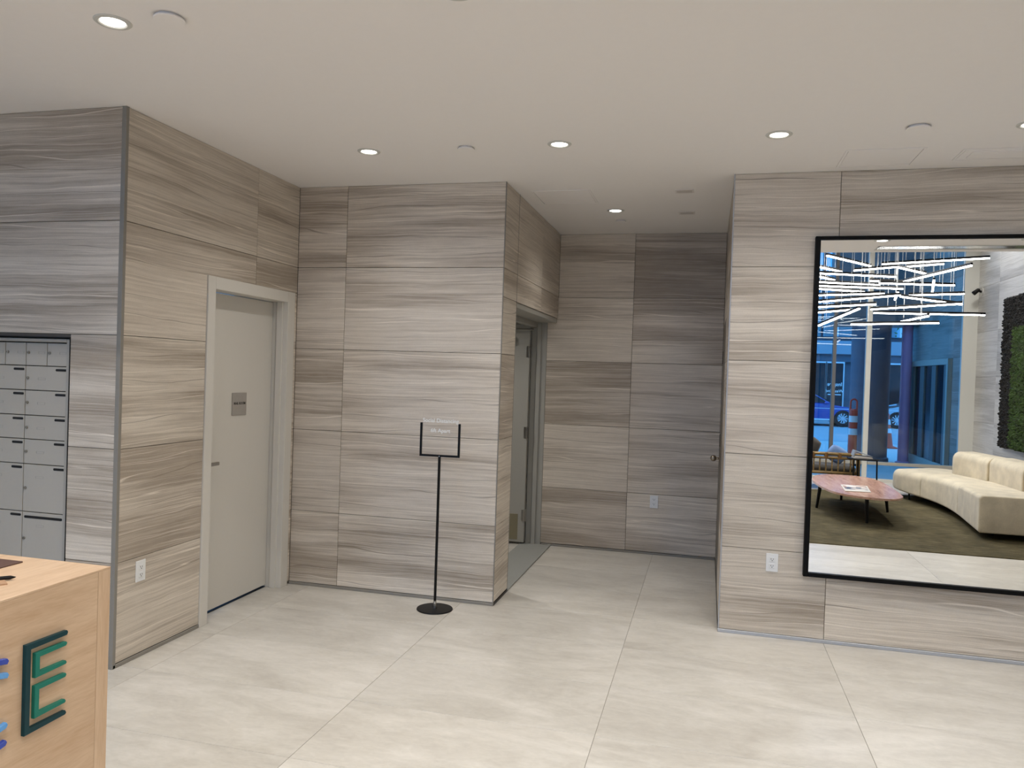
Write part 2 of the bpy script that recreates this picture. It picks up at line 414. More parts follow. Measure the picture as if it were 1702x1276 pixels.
# passage wall with the doorway (D), faces +x
YD0 = 5.600
wD = wall('wall_passage_left', [(XD-.12, XD-E_, YC+.10, YD0-E_, 0, H), (XD-.12, XD-E_, YD0-.02, YE+.05, 2.172, H)])
for i, (z0, z1) in enumerate(zip(ROWS[:-1], ROWS[1:])):
    if i == 4:
        wall_tile(wD, (XD, 0), (0, 1), YC+.003, 6.47, z0, z1); wall_tile(wD, (XD, 0), (0, 1), 6.47, YE, z0, z1)
    elif i == 3:
        wall_tile(wD, (XD, 0), (0, 1), YC+.003, YD0, z0, 2.165)
        wall_tile(wD, (XD, 0), (0, 1), YC+.003, 6.47, 2.165, z1); wall_tile(wD, (XD, 0), (0, 1), 6.47, YE, 2.165, z1)
    else: wall_tile(wD, (XD, 0), (0, 1), YC+.003, YD0, z0, z1)
# back wall of the passage (E), faces -y
wE = wall('wall_back', [(-1.50, XF+.16, YE+E_, YE+.14, 0, H)])
for z0, z1 in zip(ROWS[:-1], ROWS[1:]):
    for a, b in ((-1.507, -.699), (-.699, XF)):
        if a < XD and z1 > 2.2 and z0 > 2.1: a = XD
        wall_tile(wE, (0, YE), (1, 0), a, b, z0, z1)
# short return of the mirror wall (F), faces -x ; u runs along -y
wF = wall('wall_passage_right', [(XF+E_, XF+.15, YG+.05, 6.20, 0, H), (XF+E_, XF+.15, 7.12, YE+.05, 0, H), (XF+E_, XF+.15, 6.15, 7.15, 2.12, H)])
for z0, z1 in zip(ROWS[:-1], ROWS[1:]):
    if z0 < 2: 
        wall_tile(wF, (XF, 0), (0, -1), -6.18, -YG-.003, z0, z1); wall_tile(wF, (XF, 0), (0, -1), -YE, -7.14, z0, z1)
    else: wall_tile(wF, (XF, 0), (0, -1), -YE, -6.39, z0, z1); wall_tile(wF, (XF, 0), (0, -1), -6.39, -YG-.003, z0, z1)
wall_tile(wF, (XF, 0), (0, -1), -7.14, -6.18, 2.12, 2.367)
# mirror wall (G), faces -y
wG = wall('wall_right', [(XF+.002, XR+.1, YG+E_, YG+.14, 0, H)])
gx = [XF+.003, .759, 1.959, 3.159, XR]
for z0, z1 in zip(ROWS[:-1], ROWS[1:]):
    for a, b in zip(gx[:-1], gx[1:]): wall_tile(wG, (0, YG), (1, 0), a, b, z0, z1)
# lounge side wall (x = XR), faces -x
wL = wall('wall_lounge', [(XR+E_, XR+.15, YW-.02, YG+.15, 0, HH)], 'grout_pale')
zr = [.0, .37, 1.09, 1.82, 2.54, 3.27, 3.99, HH]; yr = [YW, -2.95, -1.51, -.07, 1.37, 2.81, 4.25, YG]
for z0, z1 in zip(zr[:-1], zr[1:]):
    for a, b in zip(yr[:-1], yr[1:]):
        if a > YS-.01 and z1 > 3.0: continue
        if a > 1.0 and z1 > 3.3: continue
        wall_tile(wL, (XR, 0), (0, -1), -b, -a, z0, z1, 'tile_pale')
# closing walls of the lobby outside the picture
wall('wall_far_left', [(XL-.15, XL, YW-.1, YA+.14, 0, HH)], 'white')
# low ceiling with the recess of the linear diffuser, its edge, and the high lounge ceiling
SLX0, SLX1, SLY0, SLY1 = 1.53, 3.70, 2.075, 2.295
ceil = wall('ceiling', [(XL, XR+.15, SLY1, YE+.15, H, H+.16), (XL, XR+.15, YS, SLY0, H, H+.16), (XL, SLX0, SLY0, SLY1, H, H+.16), (SLX1, XR+.15, SLY0, SLY1, H, H+.16),
                        (SLX0, SLX1, SLY0, SLY1, H+.10, H+.16)], 'ceiling')
wall('ceiling_edge', [(XL, XR, YS, YS+.12, H+.16, HH)], 'ceiling')['label'] = 'vertical edge of the low ceiling above the lounge'
wall('ceiling_lounge', [(XL-.1, XR+.15, YW-.1, YS+.12, HH, HH+.15)], 'ceiling')
# floor slab + tiles
fl = wall('floor', [(XL, XR+.1, YW-.05, YE+.1, -.12, -.0025)], 'grout_floor')
fx = [-4.025, -2.830, -1.641, -.444, .757, 1.958, 3.159, XR]; fy = [1.105+.596*i for i in range(11)]; fy[-1] = 7.065; fy.append(YE)
for a, b in zip(fx[:-1], fx[1:]):
    for c, d in zip(fy[:-1], fy[1:]):
        if c > YC-.05 and b < XD-.5: continue
        if c > YG-.02 and a > XF: continue
        if b < XB and d > YA + .1: continue
        if c > YA-.1 and b <= -2.83+.01 and b < XB: continue
        k = ('f', round(b-a, 3), round(d-c, 3))
        if k not in _tilecache:
            bm = B(); g = .0012; box(bm, -(b-a)/2+g, (b-a)/2-g, -(d-c)/2+g, (d-c)/2-g, -.004, 0, .0008); bmesh.ops.recalc_face_normals(bm, faces=bm.faces)
            me = bpy.data.meshes.new('floor_tile'); bm.to_mesh(me); bm.free(); me.materials.append(M['floor']); _tilecache[k] = me
        o = bpy.data.objects.new('floor_tile', _tilecache[k]); COL.objects.link(o); o.parent = fl; o.location = Vector(((a+b)/2, (c+d)/2, 0))-wloc(fl)
o = obj('floor_tile', bx(XL, XR, YW, 1.105, -.004, 0), 'floor', fl, ((0, -1, 0)))

# metal base profiles along the walls
def base(n, b, mat='alu'):
    bm = B(); box(bm, *b, .002); return struct(obj(n, bm, mat, origin=((b[0]+b[1])/2, (b[2]+b[3])/2, 0)))
base('baseboard_left', (XB-.004, XB+.006, YA, 4.144, 0, .020), 'trim')
base('baseboard_centre', (XB, XD, YC-.006, YC+.004, 0, .020), 'trim')
base('baseboard_passage_left', (XD-.004, XD+.004, YC, YD0, 0, .018), 'trim_dark')
base('baseboard_back', (-1.50, XF, YE-.006, YE+.004, 0, .018), 'trim')
base('baseboard_passage_right', (XF-.004, XF+.004, YG, YE, 0, .018), 'trim_dark')
base('baseboard_right', (XF-.004, XR, YG-.007, YG+.004, 0, .022), 'alu')
base('baseboard_left_front', (-3.314, XB-.02, YA-.006, YA+.004, 0, .02), 'trim')
# corner profiles
def corner(n, x, y, sx, sy, mat):
    bm = B(); box(bm, min(x, x+sx), max(x, x+sx), min(y, y+sy), max(y, y+sy), .0, H, .0015)
    return struct(obj(n, bm, mat, origin=(x+sx/2, y+sy/2, 0)))
corner('trim_1', XB-.021, YA-.004, .027, .022, 'trim')
corner('trim_2', XD-.0045, YC-.002, .007, .008, 'trim')
corner('trim_3', XF-.003, YG-.003, .0075, .008, 'alu')
corner('trim_4', XD-.006, YD0-.002, .008, .006, 'trim')

# ------------------------------------------------------------------ mail room door (door_1)
d1 = struct(empty('door_1', (XB, 4.65, 0)), 'painted mail room door in a grey beige frame')
bm = B(); RD = .112
box(bm, XB-.14, XB+.010, 4.144, 4.219, 0, 2.173, .002); obj('jamb', bm, 'frame', d1)
bm = B(); box(bm, XB-.14, XB+.010, 5.074, 5.167, 0, 2.173, .002); box(bm, XB-.075, XB-.03, 5.060, 5.076, 0, 2.10, .001); obj('jamb', bm, 'frame', d1)
bm = B(); box(bm, XB-.14, XB+.0098, 4.2185, 5.0745, 2.096, 2.173, .002); obj('head_jamb', bm, 'frame', d1)
leaf = obj('door_leaf', bx(XB-RD-.045, XB-RD, 4.2225, 5.071, .018, 2.092, bev=.002), 'door', d1)
obj('sill_gap', bx(XB-RD-.05, XB-RD-.004, 4.219, 5.074, 0, .004), 'slot_black', d1)
xl = XB-RD
hd = B(); cyl(hd, (xl, 4.297, .987), (xl+.012, 4.297, .987), .026, n=24); cyl(hd, (xl+.01, 4.297, .987), (xl+.058, 4.297, .987), .009)
box(hd, xl+.048, xl+.066, 4.283, 4.385, .976, .998, .003); obj('lever_handle', hd, 'steel', leaf)
# room sign on the leaf
sy0, sy1 = 4.592, 4.758
pl = obj('sign_plate', bx(xl, xl+.006, sy0, sy1, 1.284, 1.438, bev=.002), plain('bronze_grey_plate', (158, 152, 144), .5, 0), leaf)
M['plate_ink'] = plain('plate_lettering', (58, 54, 50), .5)
text('lettering', 'MAIL ROOM', .0245, 'plate_ink', pl, (xl+.0066, (sy0+sy1)/2, 1.365), (math.pi/2, 0, math.pi/2))

# ------------------------------------------------------------------ passage doorway (door_2) with the leaf standing open
d2 = struct(empty('door_2', (XD-.15, 6.4, 0)), 'grey metal doorway at the passage with its door standing open inward')
bm = B(); box(bm, -1.655, -1.507, YE-.002, YE+.10, 0, 2.172, .002); box(bm, -1.60, -1.56, YE-.016, YE, 0, 2.16, .002); obj('jamb', bm, 'frame_grey', d2)
bm = B(); box(bm, -1.655, -1.52, YD0-.06, YD0+.012, 0, 2.172, .002); obj('jamb', bm, 'frame_grey', d2)
bm = B(); box(bm, -1.655, -1.415, YD0, YE, 2.125, 2.165, .002); box(bm, -1.655, -1.60, YD0, YE, 2.08, 2.13, .002); obj('head_jamb', bm, 'frame_grey', d2)
lf = obj('door_leaf', bx(-2.58, -1.6585, YE-.062, YE-.018, .022, 2.10, bev=.002), 'frame_grey', d2)
obj('kick_plate', bx(-2.55, -1.720, YE-.0645, YE-.061, .045, .29, bev=.001), 'bronze', lf)
obj('door_closer', bx(-2.10, -1.80, YE-.105, YE-.062, 1.93, 1.99, bev=.005), 'steel', lf)
obj('closer_arm', bx(-1.82, -1.62, YE-.10, YE-.085, 2.045, 2.062, bev=.003), 'steel', lf)
for z in (.28, 1.07, 1.84):
    bm = B(); cyl(bm, (-1.664, YE-.066, z-.055), (-1.664, YE-.066, z+.055), .0085, n=12); box(bm, -1.690, -1.640, YE-.064, YE-.058, z-.055, z+.055, .001); obj('hinge', bm, 'steel', d2)
bm = B(); box(bm, -1.70, -1.405, YD0, YE, 0, .006, .001); box(bm, -1.43, -1.402, YD0, YE, .004, .012, .002); obj('threshold', bm, 'threshold', d2)
# the service room behind it
wall('wall_service_room', [(-3.6, -3.5, YC+.1, 9.0, 0, H), (-3.6, -1.5, 9.0, 9.1, 0, H), (-1.66, -1.5, YE+.1, 9.0, 0, H)], 'white')
struct(obj('floor_service_room', bx(-3.6, -1.5, YC+.12, 9.0, -.1, -.001), 'floor'))
struct(obj('ceiling_service_room', bx(-3.6, -1.5, YC+.1, 9.1, 2.7, 2.8), 'ceiling'))
SERVICE_FILL = (-2.55, 6.35, 2.70)  # unseen fill light, added to brighten the open door leaf
# ------------------------------------------------------------------ flush door in the short return (door_3)
d3 = struct(empty('door_3', (XF, 6.66, 0)), 'flush panelled door in the passage return with a brass coloured knob')
lf = obj('door_leaf', bx(XF, XF+.04, 6.185, 7.135, .02, 2.118, bev=.002), plain('greige_door', (118, 110, 98), .5), d3)
bm = B(); cyl(bm, (XF, 6.93, .955), (XF-.006, 6.93, .955), .030, n=24); cyl(bm, (XF-.004, 6.93, .955), (XF-.03, 6.93, .955), .011)
sphere(bm, (XF-.052, 6.93, .955), .027); obj('knob', bm, 'nickel', lf, smooth=True)
for z in (1.10, 1.83): obj('edge_plate', bx(XF-.004, XF+.002, 7.06, 7.10, z-.055, z+.055, bev=.001), 'slot_black', lf)

# ------------------------------------------------------------------ mirror
mx0, mx1, mz0, mz1, fw_ = .618, 3.05, .420, 2.550, .030
mr = thing('wall_mirror', 'large rectangular mirror with thin black frame on the stone wall, showing the lounge', 'mirror', ((mx0+mx1)/2, YG, mz0))
obj('mirror_glass', bx(mx0+.01, mx1-.01, YG-.030, YG-.024, mz0+.01, mz1-.01), 'mirror', mr)
for n, b in (('frame_side', (mx0, mx0+fw_, mz0, mz1)), ('frame_side', (mx1-fw_, mx1, mz0, mz1)), ('frame_top', (mx0+fw_, mx1-fw_, mz1-.022, mz1)), ('frame_bottom', (mx0+fw_, mx1-fw_, mz0, mz0+.026))):
    obj(n, bx(b[0], b[1], YG-.046, YG, b[2], b[3], bev=.002), 'black_gloss', mr)

# ------------------------------------------------------------------ outlets
def outlet(c, ax, label):
    """ax 'x': on a wall facing -y ; ax 'y': on a wall facing +x"""
    t = thing('wall_outlet', label, 'outlet', c, 'wall outlets')
    def put(n, u0, u1, z0, z1, d0, d1, mat, par, bev=.001):
        if ax == 'x': b = (c[0]+u0, c[0]+u1, c[1]-d1, c[1]-d0)
        else: b = (c[0]+d0, c[0]+d1, c[1]+u0, c[1]+u1)
        return obj(n, bx(*b, c[2]+z0, c[2]+z1, bev=bev), mat, par)
    put('cover_plate', -.037, .037, -.058, .058, 0, .006, 'plate', t, .002)
    for s in (1, -1):
        r = put('receptacle', -.017, .017, s*.021-.015, s*.021+.015, .006, .0085, 'plate', t)
        put('slot', -.008, -.0055, s*.021-.002, s*.021+.007, .0082, .0092, 'slot_black', r, 0); put('slot', .0055, .008, s*.021-.002, s*.021+.006, .0082, .0092, 'slot_black', r, 0)
        put('ground_hole', -.0025, .0025, s*.021-.010, s*.021-.005, .0082, .0092, 'slot_black', r, 0)
outlet((XB, 3.624, .479), 'y', 'white outlet low on the left wall beside the mail room door')
outlet((-.448, YE, .490), 'x', 'white outlet on the dark back wall of the passage')
outlet((.434, YG, .480), 'x', 'white outlet on the right wall beside the mirror')

# ------------------------------------------------------------------ mailboxes
mx_r, mx_l, mb_z0, mb_z1 = -3.314, -4.262, .30, 1.748
mb = thing('mailbox_cabinet', 'grey metal wall of locking mailboxes set into the stone by the desk', 'mailboxes', ((mx_l+mx_r)/2, YA, mb_z0))
bm = B()
box(bm, mx_l, mx_r, YA+.10, YA+.12, mb_z0, mb_z1); box(bm, mx_r-.004, mx_r, YA-.001, YA+.11, mb_z0, mb_z1); box(bm, mx_l, mx_l+.004, YA-.001, YA+.11, mb_z0, mb_z1)
box(bm, mx_l, mx_r, YA-.001, YA+.11, mb_z1-.005, mb_z1); obj('recess_lining', bm, 'slot_black', mb)
bm = B(); fy0, fy1 = YA+.006, YA+.10
box(bm, mx_r-.032, mx_r-.008, fy0, fy1, mb_z0, mb_z1-.010, .004); box(bm, mx_l+.008, mx_l+.032, fy0, fy1, mb_z0, mb_z1-.010, .004); box(bm, mx_l+.03, mx_r-.03, fy0, fy1, mb_z1-.030, mb_z1-.010, .004)
obj('cabinet_frame', bm, 'mail_frame', mb)
dface = YA+.022
cols = [(-4.186, -3.906), (-3.906, -3.626), (-3.626, -3.346)]
rows_ = [(1.454, 1.588), (1.317, 1.454), (1.186, 1.317), (1.05, 1.186), (.788, 1.05), (.50, .788), (.31, .50)]
obj('filler_panel', bx(-4.232, -4.188, dface, dface+.02, .31, 1.715, bev=.001), 'mail', mb)
def mailbox_door(x0, x1, z0, z1, kind):
    g = .0022
    d = obj('mailbox_door', bx(x0+g, x1-g, dface, dface+.018, z0+g, z1-g, bev=.0015), 'mail', mb, ((x0+x1)/2, dface, z0))
    def slot(a, b, zc, h):
        pts = []
        for i in range(17): pts.append((b-h+h*math.cos(-math.pi/2+math.pi*i/16), zc+h*math.sin(-math.pi/2+math.pi*i/16)))
        for i in range(17): pts.append((a+h+h*math.cos(math.pi/2+math.pi*i/16), zc+h*math.sin(math.pi/2+math.pi*i/16)))
        bm = B(); prism(bm, pts, 'y', dface-.0012, dface+.004); return obj('mail_slot', bm, 'slot_black', d)
    def lock(x, z):
        bm = B(); cyl(bm, (x, dface, z), (x, dface-.006, z), .0085, n=20); cyl(bm, (x, dface-.006, z), (x, dface-.0075, z), .0055, n=16)
        k = obj('lock', bm, 'steel', d); obj('keyhole', bx(x-.0008, x+.0008, dface-.0082, dface-.0073, z-.0035, z+.0035), 'slot_black', k)
    def label(x, z, wd=.04, h=.006):
        bm = B(); e = .0009
        box(bm, x, x+wd, dface-.0006, dface+.001, z-h, z-h+e); box(bm, x, x+wd, dface-.0006, dface+.001, z+h-e, z+h)
        box(bm, x, x+e, dface-.0006, dface+.001, z-h, z+h); box(bm, x+wd-e, x+wd, dface-.0006, dface+.001, z-h, z+h); obj('number_label', bm, 'mail_line', d)
    if kind == 'small': lock(x0+.018, z0+.072); label(x1-.056, z0+.072, .042)
    elif kind == 'wide': slot(x0+.014, x1-.014, z1-.028, .007); lock(x0+.016, z1-.145); label(x0+.095, z1-.075, .05)
    else: slot(x1-.080, x1-.008, z1-.020, .0065); lock(x0+.017, (z1-.067) if z1-z0 < .2 else (z0+z1)/2+.0); label(x0+.085, z1-.07, .05)
for ci, (x0, x1) in enumerate(cols):
    xm = (x0+x1)/2
    mailbox_door(x0, xm, 1.588, 1.715, 'small'); mailbox_door(xm, x1, 1.588, 1.715, 'small')
    for ri, (z0, z1) in enumerate(rows_): mailbox_door(x0, x1, z0, z1, 'wide' if (ci == 2 and ri == 5) else 'normal')

# ------------------------------------------------------------------ reception desk
DX, DY, DZ = -1.566, 1.779, 1.070
dk = thing('reception_desk', 'pale oak reception desk with coloured raised letters on its front', 'desk', (DX-.4, DY-1.2, 0))
DY0 = -.75
obj('worktop', bx(DX-.82, DX, DY0, DY, DZ-.006, DZ, bev=.0008), 'oak', dk)
obj('end_panel', bx(DX-.82, DX, DY-.0425, DY, 0, DZ-.0062, bev=.0008), 'oak_v', dk, (DX, DY, .5))
obj('front_panel', bx(DX-.03, DX-.0002, DY0, DY-.0437, 0, DZ-.0062, bev=.0006), 'oak', dk, (DX, DY-.9, .5))
obj('end_panel', bx(DX-.82, DX, DY0-.0425, DY0-.001, 0, DZ-.0062, bev=.0008), 'oak_v', dk, (DX, DY0, .5))
obj('back_shelf', bx(DX-.82, DX-.032, DY0, DY-.044, .70, .73, bev=.0008), 'oak', dk)
def bracket(y0, y1, z0, z1, st, mat, tip=.006):
    dp = .011
    bm = B()
    poly = [(y0, z0), (y1, z0+tip*.4), (y1+tip*.6, z0+st*.5), (y1, z0+st), (y0+st, z0+st), (y0+st, z1-st), (y1, z1-st), (y1+tip*.6, z1-st*.5), (y1, z1-tip*.2), (y0, z1)]
    prism(bm, poly, 'x', DX, DX+dp, .0008)
    return obj('letter_stroke', bm, mat, dk)
bracket(1.502, 1.624, .727, .946, .0130, 'teal_dark')
bracket(1.530, 1.622, .857, .918, .0115, 'teal')
bracket(1.530, 1.622, .758, .838, .0115, 'teal')
# tips of the neighbouring letter reach in from the left
for (ya, yb, za, zb, m) in ((1.33, 1.452, .950, .926, 'blue'), (1.352, 1.453, .915, .893, 'blue_light'), (1.352, 1.453, .755, .776, 'blue_light'), (1.33, 1.452, .712, .735, 'blue')):
    s = .0065; bm = B(); prism(bm, [(ya, za-s), (yb, zb-s), (yb+.004, zb), (yb, zb+s), (ya, za+s)], 'x', DX, DX+.011, .0008); obj('letter_stroke', bm, m, dk)
# things on the desk
o = obj('desk_pad', bx(-2.33, -1.806, 1.46, 1.727, DZ, DZ+.004, bev=.001), 'pad', origin=(-2.0, 1.58, DZ))
tag(o, 'dark brown leather pad lying at the back of the oak desk', 'desk pad')
bm = B(); prism(bm, [(-1.662, 1.545), (-1.70, 1.572), (-1.78, 1.47), (-1.742, 1.443)], 'z', DZ, DZ+.0035); o = obj('card_holder', bm, plain('tan_card', (178, 140, 106), .6), origin=(-1.72, 1.5, DZ))
tag(o, 'small tan card lying flat near the front of the desk', 'card')
bm = B(); cyl(bm, (-1.682, 1.588, DZ+.007), (-1.690, 1.580, DZ+.007), .0008, .005, n=12); cyl(bm, (-1.690, 1.580, DZ+.007), (-1.78, 1.49, DZ+.007), .005, n=12); pn = obj('pen', bm, 'black', origin=(-1.73, 1.54, DZ))
tag(pn, 'black pen lying on the oak desk between pad and card', 'pen')

# ------------------------------------------------------------------ floor sign
px, py = -1.762, 5.000
sg = thing('sign_stand', 'black metal floor sign stand with open fork top and clear panel', 'sign stand', (px, py, 0))
bm = B(); lathe(bm, [(.0, 0), (.122, 0), (.124, .003), (.122, .008), (.02, .010), (0, .010)], 48, (px, py, 0)); obj('base_plate', bm, 'black', sg)
bm = B(); lathe(bm, [(.010, .009), (.013, .010), (.013, .045), (.0105, .05), (.0105, .06)], 20, (px, py, 0)); obj('collar', bm, 'steel', sg, smooth=False)
bm = B(); cyl(bm, (px, py, .05), (px, py, 1.052), .0092, n=16); obj('pole', bm, 'black', sg, smooth=False)
bm = B(); ux0, ux1, uz0, uz1 = px-.142, px+.142, 1.046, 1.276
ang = .05
def rot_y(bm):
    bmesh.ops.rotate(bm, verts=bm.verts, cent=(px, py, 0), matrix=Matrix.Rotation(ang, 3, 'Z'))
box(bm, ux0, ux1, py-.007, py+.007, uz0, uz0+.014, .001); rot_y(bm); fk = obj('fork_rail', bm, 'black', sg)
for a in (ux0, ux1-.014):
    bm = B(); box(bm, a, a+.014, py-.007, py+.007, uz0+.013, uz1, .001); rot_y(bm); obj('fork_arm', bm, 'black', sg)
bm = B(); cyl(bm, (px, py-.0095, 1.050), (px, py-.006, 1.050), .004, n=12); obj('screw', bm, 'steel', sg)
bm = B(); box(bm, ux0+.016, ux1-.016, py-.0015, py+.0015, uz0+.014, 1.345); rot_y(bm); ap = obj('clear_panel', bm, 'acrylic', sg)
text('lettering', 'Social Distancing', .0375, 'print', ap, (px+.002, py-.0042, 1.292), (math.pi/2, 0, ang), .0004)
text('lettering', '6ft Apart', .0375, 'print', ap, (px+.002, py-.0042, 1.224), (math.pi/2, 0, ang), .0004)

# ------------------------------------------------------------------ ceiling fittings
def downlight(x, y, label, power=DOWNLIGHT_W, h=H, size=2.35):
    t = thing('downlight', label, 'downlight', (x, y, h), 'ceiling downlights')
    bm = B(); lathe(bm, [(.046, -.0015), (.052, -.006), (.066, -.005), (.070, -.001), (.070, 0), (.046, 0)], 40, (x, y, h), closed=True); obj('trim_ring', bm, 'white', t, smooth=False)
    bm = B(); lathe(bm, [(0, -.0035), (.032, -.0035), (.0462, -.002), (.0462, -.001)], 32, (x, y, h)); obj('lens', bm, 'lens', t)
    ld = bpy.data.lights.new('downlight_lamp', 'SPOT'); ld.energy = power; ld.color = (1.0, .972, .935); ld.spot_size = size; ld.spot_blend = .85; ld.shadow_soft_size = .045
    lo = bpy.data.objects.new('downlight_lamp', ld); COL.objects.link(lo); lo.parent = t; lo.location = (0, 0, -.012)
downlight(-2.066, 4.39, 'lit recessed downlight nearest the mail room door')
downlight(-.881, 4.40, 'lit recessed downlight above the clear floor before the passage')
downlight(.320, 4.39, 'lit recessed downlight nearest the corner of the mirror wall')
downlight(1.52, 4.39, 'lit recessed downlight in front of the mirror at the right edge')
downlight(2.72, 4.39, 'recessed downlight in the row before the mirror, further right')
downlight(-.77, 6.22, 'small lit downlight deep inside the passage', DOWNLIGHT_W*.55)
downlight(-2.318, 2.570, 'large lit downlight at the upper left, over the desk end')
downlight(-.900, 2.58, 'downlight at the very top edge of the picture')
downlight(.30, 2.62, 'downlight above the middle of the lobby behind the top edge')
downlight(1.50, 2.60, 'bright downlight reflected at the top of the mirror')
downlight(2.70, 2.60, 'downlight over the lounge edge, right of the mirrored one')
HIGH_FILL = [(-5.0, 'far left end'), (-3.3, 'left part'), (-1.6, 'desk side'), (.1, 'middle'), (.95, 'coffee table side'), (3.65, 'sofa side')]  # unseen fill lamps, added to brighten the walls and the lobby
for hx, hw in HIGH_FILL:
    for hy, hn in ((-2.4, 'window'), (-.2, 'lobby')):
        downlight(hx, hy, 'unseen fill downlight added in the high lounge ceiling, %s, nearer the %s' % (hw, hn), DOWNLIGHT_W*4.4, HH, 2.3)
downlight(*SERVICE_FILL[:2], 'unseen fill downlight added in the service room behind the open passage door', DOWNLIGHT_W*2.2, SERVICE_FILL[2])
def cap(x, y, r, label):
    bm = B(); lathe(bm, [(0, -.016), (r*.96, -.016), (r, -.014), (r, -.010), (r*.82, -.009), (r*.82, 0)], 36, (x, y, H)); o = obj('sprinkler_cover', bm, 'ceiling', origin=(x, y, H))
    tag(o, label, 'sprinkler cover', 'round sprinkler covers')
cap(-2.062, 2.573, .058, 'round white sprinkler cover beside the large upper left downlight')
cap(-1.441, 4.39, .050, 'round white sprinkler cover between the two downlights above the stand')
cap(.994, 4.35, .058, 'round white sprinkler cover above the mirror')
cap(-.770, 6.612, .045, 'small round sprinkler cover at the end of the passage ceiling')
cap(2.19, 2.643, .058, 'round sprinkler cover seen at the top of the mirror')
def panel(x0, x1, y0, y1, label, inner=False):
    t = thing('access_panel', label, 'access panel', ((x0+x1)/2, (y0+y1)/2, H), 'ceiling access panels')
    bm = B(); f = .012
    for b in ((x0, x1, y0, y0+f), (x0, x1, y1-f, y1), (x0, x0+f, y0+f, y1-f), (x1-f, x1, y0+f, y1-f)): box(bm, *b, H-.004, H, .0008)
    obj('panel_frame', bm, 'ceiling', t)
    obj('panel_leaf', bx(x0+f+.004, x1-f-.004, y0+f+.004, y1-f-.004, H-.003, H, bev=.0008), 'ceiling', t)
    if inner: obj('inner_leaf', bx(x0+.06, x1-.06, y0+.05, y1-.05, H-.007, H-.002, bev=.001), 'ceiling', t)
panel(-1.300, -.868, 5.50, 5.93, 'square access panel in the ceiling at the passage mouth')
panel(.712, 1.130, 4.735, 5.10, 'square access panel in the ceiling above the mirror')
panel(1.330, 1.95, 4.80, 5.02, 'double edged access panel at the right edge of the ceiling', True)
for x0, x1, y0, y1, l in ((-.276, -.148, 5.565, 5.665, 'small rectangular grey ceiling plate nearer the passage mouth'), (-.278, -.152, 6.30, 6.40, 'small rectangular grey ceiling plate deeper in the passage')):
    t = thing('ceiling_speaker', l, 'ceiling plate', ((x0+x1)/2, (y0+y1)/2, H), 'small ceiling plates')
    obj('plate', bx(x0, x1, y0, y1, H-.005, H, bev=.001), plain('ceiling_plate_grey', (226, 220, 214), .7), t)
    obj('grille', bx(x0+.012, x1-.012, y0+.012, y1-.012, H-.0065, H-.004, bev=.001), plain('ceiling_grille_grey', (206, 199, 193), .7), t)
# linear diffuser at the ceiling edge
ds = thing('slot_diffuser', 'long polished linear air diffuser set in the ceiling edge, seen in the mirror', 'air diffuser', ((SLX0+SLX1)/2, (SLY0+SLY1)/2, H))
bm = B()
for b in ((SLX0, SLX1, SLY0, SLY0+.018), (SLX0, SLX1, SLY1-.018, SLY1), (SLX0, SLX0+.018, SLY0, SLY1), (SLX1-.018, SLX1, SLY0, SLY1)): box(bm, *b, H-.004, H+.09, .001)
obj('diffuser_frame', bm, 'white', ds)
M['chrome'] = plain('polished_blade', (210, 208, 202), .12, 1.0, grain=.01)
for i in range(3):
    yy = SLY0+.022+.060*i; bm = B(); box(bm, SLX0+.02, SLX1-.02, yy, yy+.052, H-.001, H+.02, .001); obj('blade', bm, 'chrome', ds)

# ------------------------------------------------------------------ lounge window (window_1)
wn = struct(empty('window_1', (0, YW, 0)), 'tall lounge window wall in white frames')
def wbox(n, x0, x1, z0, z1, mat='white', d0=.06, d1=.06): return obj(n, bx(x0, x1, YW-d0, YW+d1, z0, z1, bev=.003), mat, wn)
wbox('jamb', 4.035, 4.255, 0, HH, d1=.02)
MULL = [-6.6, -4.45, -3.05, -1.65, -.25, 1.15, 2.57, 4.035]
for m in MULL[1:-1]: wbox('mullion', m, m+.078, .0, HH)
wbox('slim_mullion', 2.05, 2.105, .05, HH, 'ext_dark', .10, .02)
for a, b in zip(MULL[:-1], MULL[1:]):
    a2 = a+.085
    wbox('bottom_rail', a2, b, 0, .05); wbox('transom', a2, b, .285, .335, 'frame_grey'); wbox('head_rail', a2, b, HH-.06, HH)
    obj('pane', bx(a2, b, YW-.006, YW+.006, .05, .287), 'glass', wn); obj('pane', bx(a2, b, YW-.006, YW+.006, .333, HH-.05), 'glass', wn)

# ------------------------------------------------------------------ carpet
o = obj('carpet', bx(.35, XR-.05, -2.30, 1.93, 0, .010, bev=.003), 'rug', origin=(2.3, -.2, 0))
tag(o, 'large olive brown carpet lying under the sofa and coffee table', 'carpet')
RZ = .010
# ------------------------------------------------------------------ coffee table
tb = thing('coffee_table', 'low walnut coffee table with rounded top and black legs on the carpet', 'coffee table', (1.85, -.35, RZ))
TP = [(1.381, -.607), (1.441, -.967), (1.541, -1.264), (1.69, -1.395), (1.879, -1.421), (2.033, -1.388), (2.171, -1.289), (2.243, -1.06), (2.281, -.764), (2.28, -.234), (2.256, .300), (2.225, .560), (2.115, .749), (1.946, .807), (1.796, .774), (1.679, .704), (1.567, .588), (1.485, .427), (1.425, .136), (1.390, -.246)]
def catmull(P, n=5, closed=True):
    out = []; N = len(P)
    for i in range(N if closed else N-1):
        p0, p1, p2, p3 = (P[(i-1) % N] if closed or i > 0 else P[0]), P[i], P[(i+1) % N], (P[(i+2) % N] if closed or i+2 < N else P[-1])
        for k in range(n):
            t = k/n; out.append(tuple(.5*((2*b)+(-a+c)*t+(2*a-5*b+4*c-d)*t*t+(-a+3*b-3*c+d)*t**3) for a, b, c, d in zip(p0, p1, p2, p3)))
    if not closed: out.append(tuple(P[-1]))
    return out
